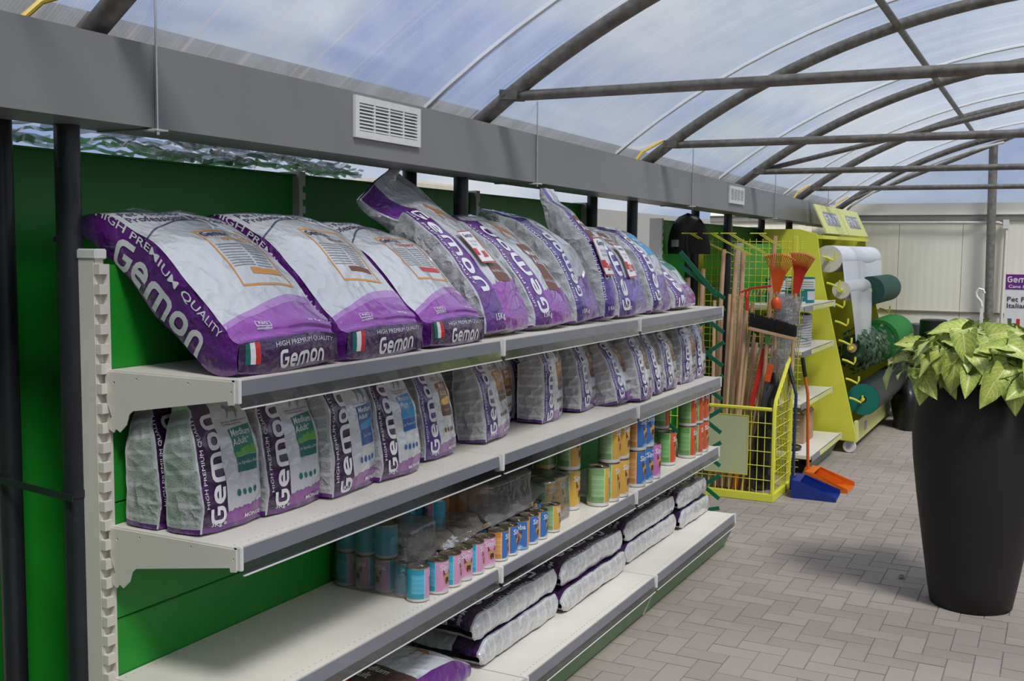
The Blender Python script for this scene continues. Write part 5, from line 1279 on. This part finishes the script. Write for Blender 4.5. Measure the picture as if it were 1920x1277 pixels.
WFAB = flat('white_fleece', (.68, .70, .74), (.64, .66, .70), 6, rough=.7); CREAM = flat('cream_roll_end', (.70, .66, .56), rough=.8)
PE = clearfilm('milky_polythene', (.72, .76, .80), .22, .15, 8, .45)
DG = flat('dark_green_net', (.012, .075, .055), (.01, .06, .045), 60, rough=.7); TURF = flat('green_turf', (.015, .20, .03), (.01, .13, .02), 120, rough=.9); TEALR = flat('teal_roll_end', (.0, .16, .13), rough=.5); BLKR = flat('black_sheeting', (.014, .016, .02), (.01, .012, .015), 40, rough=.45)
roll((.335, 1.63), .115, .035, 7.36, 9.50, WFAB, CREAM, 'thick roll of white fleece on the top axle with its sheet hanging down', (.33, .03, .05), CREAM)
roll((.45, 1.37), .075, .035, 7.36, 8.45, PE, CREAM, 'small roll of milky polythene with hanging loose sheet', (.42, .05, .25), CREAM)
roll((.50, 1.33), .135, .05, 8.52, 9.66, DG, DG, 'roll of dark green shading net beside the polythene')
roll((.58, .86), .20, .165, 8.55, 9.66, TURF, TURF, 'large hollow roll of bright green artificial turf')
roll((.555, .885), .04, .03, 7.36, 8.40, BLKR, BR, 'thin roll on a brown cardboard core above the leaf hedge', None, BR)
roll((.66, .455), .135, .03, 7.37, 9.62, BLKR, TEALR, 'long low roll of black sheeting with a teal end', None, None)
# artificial hedge roll
HL = [flat('ivy_dark', (.012, .045, .014), rough=.5), flat('ivy_mid', (.022, .07, .025), rough=.45)]
t = thing('leaf_hedge_roll', (.55, 8.1, .62), 'roll of artificial dark ivy leaves inside the yellow display', 'artificial hedge')
rr2 = random.Random(9)
def leaf_quads(mb, p, n, up, L, w, curl=.2):
    n = n.normalized(); r = n.cross(up).normalized(); u = r.cross(n).normalized()
    pts = [p, p+r*w*.9+u*L*.28+n*.0, p+r*w*.75+u*L*.62, p+u*L-n*L*curl, p-r*w*.75+u*L*.62, p-r*w*.9+u*L*.28, p+u*L*.45+n*L*.10]
    mb.add(pts, [(0, 1, 6), (1, 2, 6), (2, 3, 6), (3, 4, 6), (4, 5, 6), (5, 0, 6)])
mb = MB()
for k in range(520):
    a = rr2.uniform(0, 6.28); y = 7.42+rr2.random()**1.0*1.12; r = rr2.uniform(.05, .18); n = Vector((math.cos(a)+.4, rr2.uniform(-1.1, .2), math.sin(a)+.2)); leaf_quads(mb, Vector((.56+r*math.cos(a), y, .86+r*math.sin(a))), n, Vector((rr2.uniform(-1, 1), rr2.uniform(-.4, .4), -1)), rr2.uniform(.05, .085), rr2.uniform(.016, .028))
stuff(build(mb, 'ivy_leaves', HL[1], t))
mb = MB(); mb.lathe([(.0, 7.46), (.10, 7.46), (.11, 8.5), (0, 8.5)], 14, (.55, 0, .86), axis='y'); build(mb, 'hedge_backing', HL[1], t)
# dark things beyond the display
BAG = flat('dark_sheet_roll', (.012, .012, .013), rough=.35)
for k, (x, y, r, h) in enumerate(((.98, 9.45, .13, 1.02), (.80, 9.84, .10, .95))):
    mb = MB(); mb.lathe([(r*.98, 0), (r, .02), (r, h), (r*.9, h+.01), (r*.3, h-.01)], 20, (x, y, 0)); tag(build(mb, 'upright_roll', BAG if k == 0 else flat('slate_film', (.10, .105, .12), rough=.4), None, True), ('tall black roll standing on end beyond the display' if k == 0 else 'grey film roll standing by the end wall'), 'roll')
t = thing('black_tarpaulin', (.84, 9.0, 0), 'heap of black plastic sheeting on the floor beyond the yellow display', 'tarpaulin')
def heap(u, v):
    a = 2*math.pi*u; r = (.20+.02*math.sin(3*a))*(1-v**3); p = Vector((.86+.9*r*math.cos(a), 9.05+1.5*r*math.sin(a), .55*v)); return p+noise.noise_vector(p*5)*.05*min(1, v*5)
mb = MB(); mb.grid(heap, 30, 12); build(mb, 'heap_film', BAG, t, 'all')
# standing banner at the end wall
t = thing('display_banner', (1.80, 9.0, 0), 'white and purple roll-up banner by the end wall post', 'banner')
mb = MB(); mb.box(1.635, 2.135, 9.0, 9.004, .05, 1.50); build(mb, 'banner_sheet', WHITEP, t)
mb = MB(); mb.box(1.635, 2.135, 8.998, 8.9995, 1.36, 1.50); hd = build(mb, 'purple_header', flat('banner_purple', (.16, .02, .24), rough=.4), t)
def flatword(txt, x, z, s, m, par, y=8.997, bold=.02, sx=1.2, lg=False):
    V, F, w = text2d(txt, bold, sx) if not lg else text2d('@logo'); V2, F2 = place2d((V, F), s, 0, (x, z)); mb = MB(); mb.add([(a, y, b) for a, b in V2], F2); build(mb, 'lettering', m, par)
flatword('', 1.65, 1.425, .055, INKW, hd, lg=True); flatword('Cane & Gatto', 1.66, 1.375, .03, INKW, hd)
flatword('Pet Food', 1.65, 1.25, .045, INKD, t); flatword('Italiano', 1.65, 1.19, .045, INKD, t)
for k, m in enumerate((INKB, INKR, INKLB, INKO)): mb = MB(); mb.box(1.67+k*.07, 1.70+k*.07, 8.9985, 8.9995, .95+.03*(k % 2), 1.09); build(mb, 'printed_bar', m, t)
mb = MB(); mb.box(1.62, 2.15, 8.93, 9.07, 0, .05); build(mb, 'banner_base', STEEL, t)
# ------------------------------------------------------------ tall black planter with arrowhead vine
PX, PY = 1.785, 3.60
pt = thing('tall_planter', (PX, PY, 0), 'tall matt black rounded planter standing in the aisle', 'planter')
PB = flat('matt_black_pot', (.020, .018, .018), (.017, .0155, .0155), 5, rough=.55, spec=.35)
mb = MB(); prof = [(.15, .0), (.178, .0), (.186, .006), (.205, .12), (.235, .32), (.265, .52), (.288, .70), (.297, .82), (.292, .92), (.272, 1.01), (.245, 1.075), (.226, 1.10), (.218, 1.10), (.222, 1.07), (.24, 1.0)]
mb.lathe(prof, 64, (PX, PY, 0)); mb.f = [f for f in mb.f if len(f) == 4]; mb.uv = mb.uv[:len(mb.f)]; mb.mi = mb.mi[:len(mb.f)]; build(mb, 'pot_shell', PB, pt, 'all')
mb = MB(); mb.lathe([(0, 1.04), (.232, 1.04)], 32, (PX, PY, 0)); build(mb, 'soil', flat('potting_soil', (.03, .02, .015), rough=1), pt)
def leafmat():
    m, t, b = newmat('variegated_leaf'); U, V = uvx(t)
    x = (U-.5)*2.0
    vein = (x.abs() < .035); side = ((V*7.0-x.abs()*3.0).fr()-.5).abs() < .045
    oi = noise_tex(t, 14, 3); rid = t.nodes.new('ShaderNodeObjectInfo'); rr_ = X(t, rid.outputs['Random'])
    edge = ((x.abs()-.45)*2.2).clamp()
    base = mixc(t, ((oi-.35)*2+edge*.6+rr_*.4-.2).clamp(), (.46, .50, .09), (.20, .30, .045))
    col = mixc(t, (vein+side).clamp()*.75, base, (.70, .70, .36))
    t.links.new(col, b.inputs['Base Color']); setp(b, rough=.38, spec=.45)
    try: b.inputs['Transmission Weight'].default_value = 0
    except Exception: pass
    return m
LEAF = leafmat()
def leaf_mesh(name, droop, fold, lobes=1.0):
    """arrowhead leaf: base at origin, tip along +x, normal +z, length 1"""
    OUT = [(0, .06), (-.20*lobes, .26), (-.24*lobes, .36), (-.10, .43), (.12, .42), (.35, .35), (.6, .24), (.82, .11), (1.0, 0)]
    mb = MB(); n = 12; m = 8
    def halfw(t_):
        pts = [(-.0, .40), (.12, .43), (.35, .36), (.6, .245), (.82, .115), (1.0, .0)]
        for (a, va), (b, vb) in zip(pts[:-1], pts[1:]):
            if t_ <= b: k = (t_-a)/(b-a); return va+(vb-va)*k
        return 0
    def fn(u, v):
        s = (u-.5)*2; w = halfw(v); x = v; y = s*w
        if v < .5: x -= abs(s)**1.6*.26*lobes*(1-v*2)
        z = fold*abs(s)*w*1.1-droop*v*v+.018*math.sin(v*14)*abs(s)
        return Vector((x, y, z))
    mb.grid(fn, m, n)
    me = build(mb, name, LEAF, None, 'all', origin=(0, 0, 0)); return me
LP = [leaf_mesh('leaf', d, f, l) for d, f, l in ((.18, .35, 1), (.35, .25, 1.1), (.10, .5, .9), (.5, .3, 1.0))]
lm = [o.data for o in LP]
for o in LP: bpy.data.objects.remove(o)
pl = thing('arrowhead_vine', (PX, PY, 1.04), 'bushy arrowhead vine with lime green variegated leaves in the black planter', 'plant')
STEM = flat('pale_stem', (.32, .36, .12), rough=.5)
rl = random.Random(21)
stems = MB()
for k in range(215):
    a = rl.uniform(0, 2*math.pi); lay = rl.random()
    if k < 60: r = rl.uniform(.27, .40); z = rl.uniform(1.10, 1.24)                 # skirt over the rim
    elif k < 125: r = rl.uniform(.12, .34); z = 1.17+rl.uniform(0, .17)*(1.1-r*2)+.03
    elif k >= 165: r = rl.uniform(.14, .38); z = rl.uniform(1.12, 1.30)
    else: r = rl.uniform(.0, .22); z = 1.20+rl.uniform(-.02, .14)
    p = Vector((PX+r*math.cos(a), PY+r*math.sin(a), z)); L = rl.uniform(.065, .15)
    out = Vector((math.cos(a), math.sin(a), 0)); side = Vector((-out.y, out.x, 0))
    dn = (.7 if k < 60 else (.0 if k < 165 else .45))+rl.uniform(-.5, .5)
    tipd = (out*rl.uniform(.1, 1)+side*rl.uniform(-1.3, 1.3)+Vector((0, 0, -dn))).normalized()
    nrm = (out*rl.uniform(.4, 1.2)+Vector((0, 0, rl.uniform(.5, 1.2)))+side*rl.uniform(-.4, .4)); nrm = (nrm-tipd*nrm.dot(tipd)).normalized()
    bx = nrm.cross(tipd)
    o = bpy.data.objects.new('leaf', lm[k % 4]); COL.objects.link(o); o.parent = pl
    Mx = Matrix((tipd*L, bx*L*rl.uniform(.9, 1.1), nrm*L)).transposed().to_4x4(); Mx.translation = p-worg(pl); o.matrix_local = Mx
    c0 = Vector((PX+.10*math.cos(a), PY+.10*math.sin(a), 1.045)); mid = (c0+p)/2+Vector((0, 0, .06)); stems.tube([c0, mid, p], .0028, 5, caps=False)
build(stems, 'stems', STEM, pl, True)
for (u, v, L, rt_, nm) in ((1898, 700, .19, .25, 0), (1792, 672, .165, -.12, 1), (1735, 705, .14, -.2, 2), (1806, 628, .14, .3, 0)):
    p = hit(u, v, y=PY-.30); o = bpy.data.objects.new('leaf', lm[nm]); COL.objects.link(o); o.parent = pl
    tipd = Vector((rt_*.6, -.25, -1)).normalized(); nrm = Vector((.12, -1, .35)); nrm = (nrm-tipd*nrm.dot(tipd)).normalized(); bx = nrm.cross(tipd)
    Mx = Matrix((tipd*L, bx*L, nrm*L)).transposed().to_4x4(); Mx.translation = p-worg(pl); o.matrix_local = Mx
    c0 = Vector((PX, PY, 1.05)); stems2 = MB(); stems2.tube([c0+(p-c0)*.3+Vector((0, 0, .06)), c0+(p-c0)*.75+Vector((0, 0, .09)), p], .003, 5); build(stems2, 'leaf_stalk', STEM, pl, True)
# white plastic hanger of the plant
t = thing('plant_hanger', (1.765, 3.62, 1.2), 'white plastic pot hanger hook sticking up among the leaves', 'hanger')
mb = MB(); mb.bar((1.773, 3.62, 1.15), (1.773, 3.62, 1.44), .014, .006, up=(0, 1, 0)); build(mb, 'strap', WHITEP, t)
mb = MB(); mb.tube([(1.773, 3.62, 1.435), (1.768, 3.62, 1.46), (1.748, 3.62, 1.485), (1.745, 3.62, 1.505), (1.757, 3.62, 1.522), (1.775, 3.62, 1.517), (1.782, 3.62, 1.50)], .006, 7); build(mb, 'hook', WHITEP, t, True)

# dry leaf on the paving
mb = MB(); p = hit(1690, 1083, z=.002); mb.grid(lambda u, v: p+Vector(((u-.5)*.03*math.sin(math.pi*min(.98, v+.02)), (v-.5)*.07, .004+.008*abs(u-.5))), 4, 6); tag(build(mb, 'dry_leaf', flat('dry_leaf_brown', (.16, .13, .07), rough=.8), None, 'all'), 'small dry brown leaf on the paving beside the black planter', 'leaf')
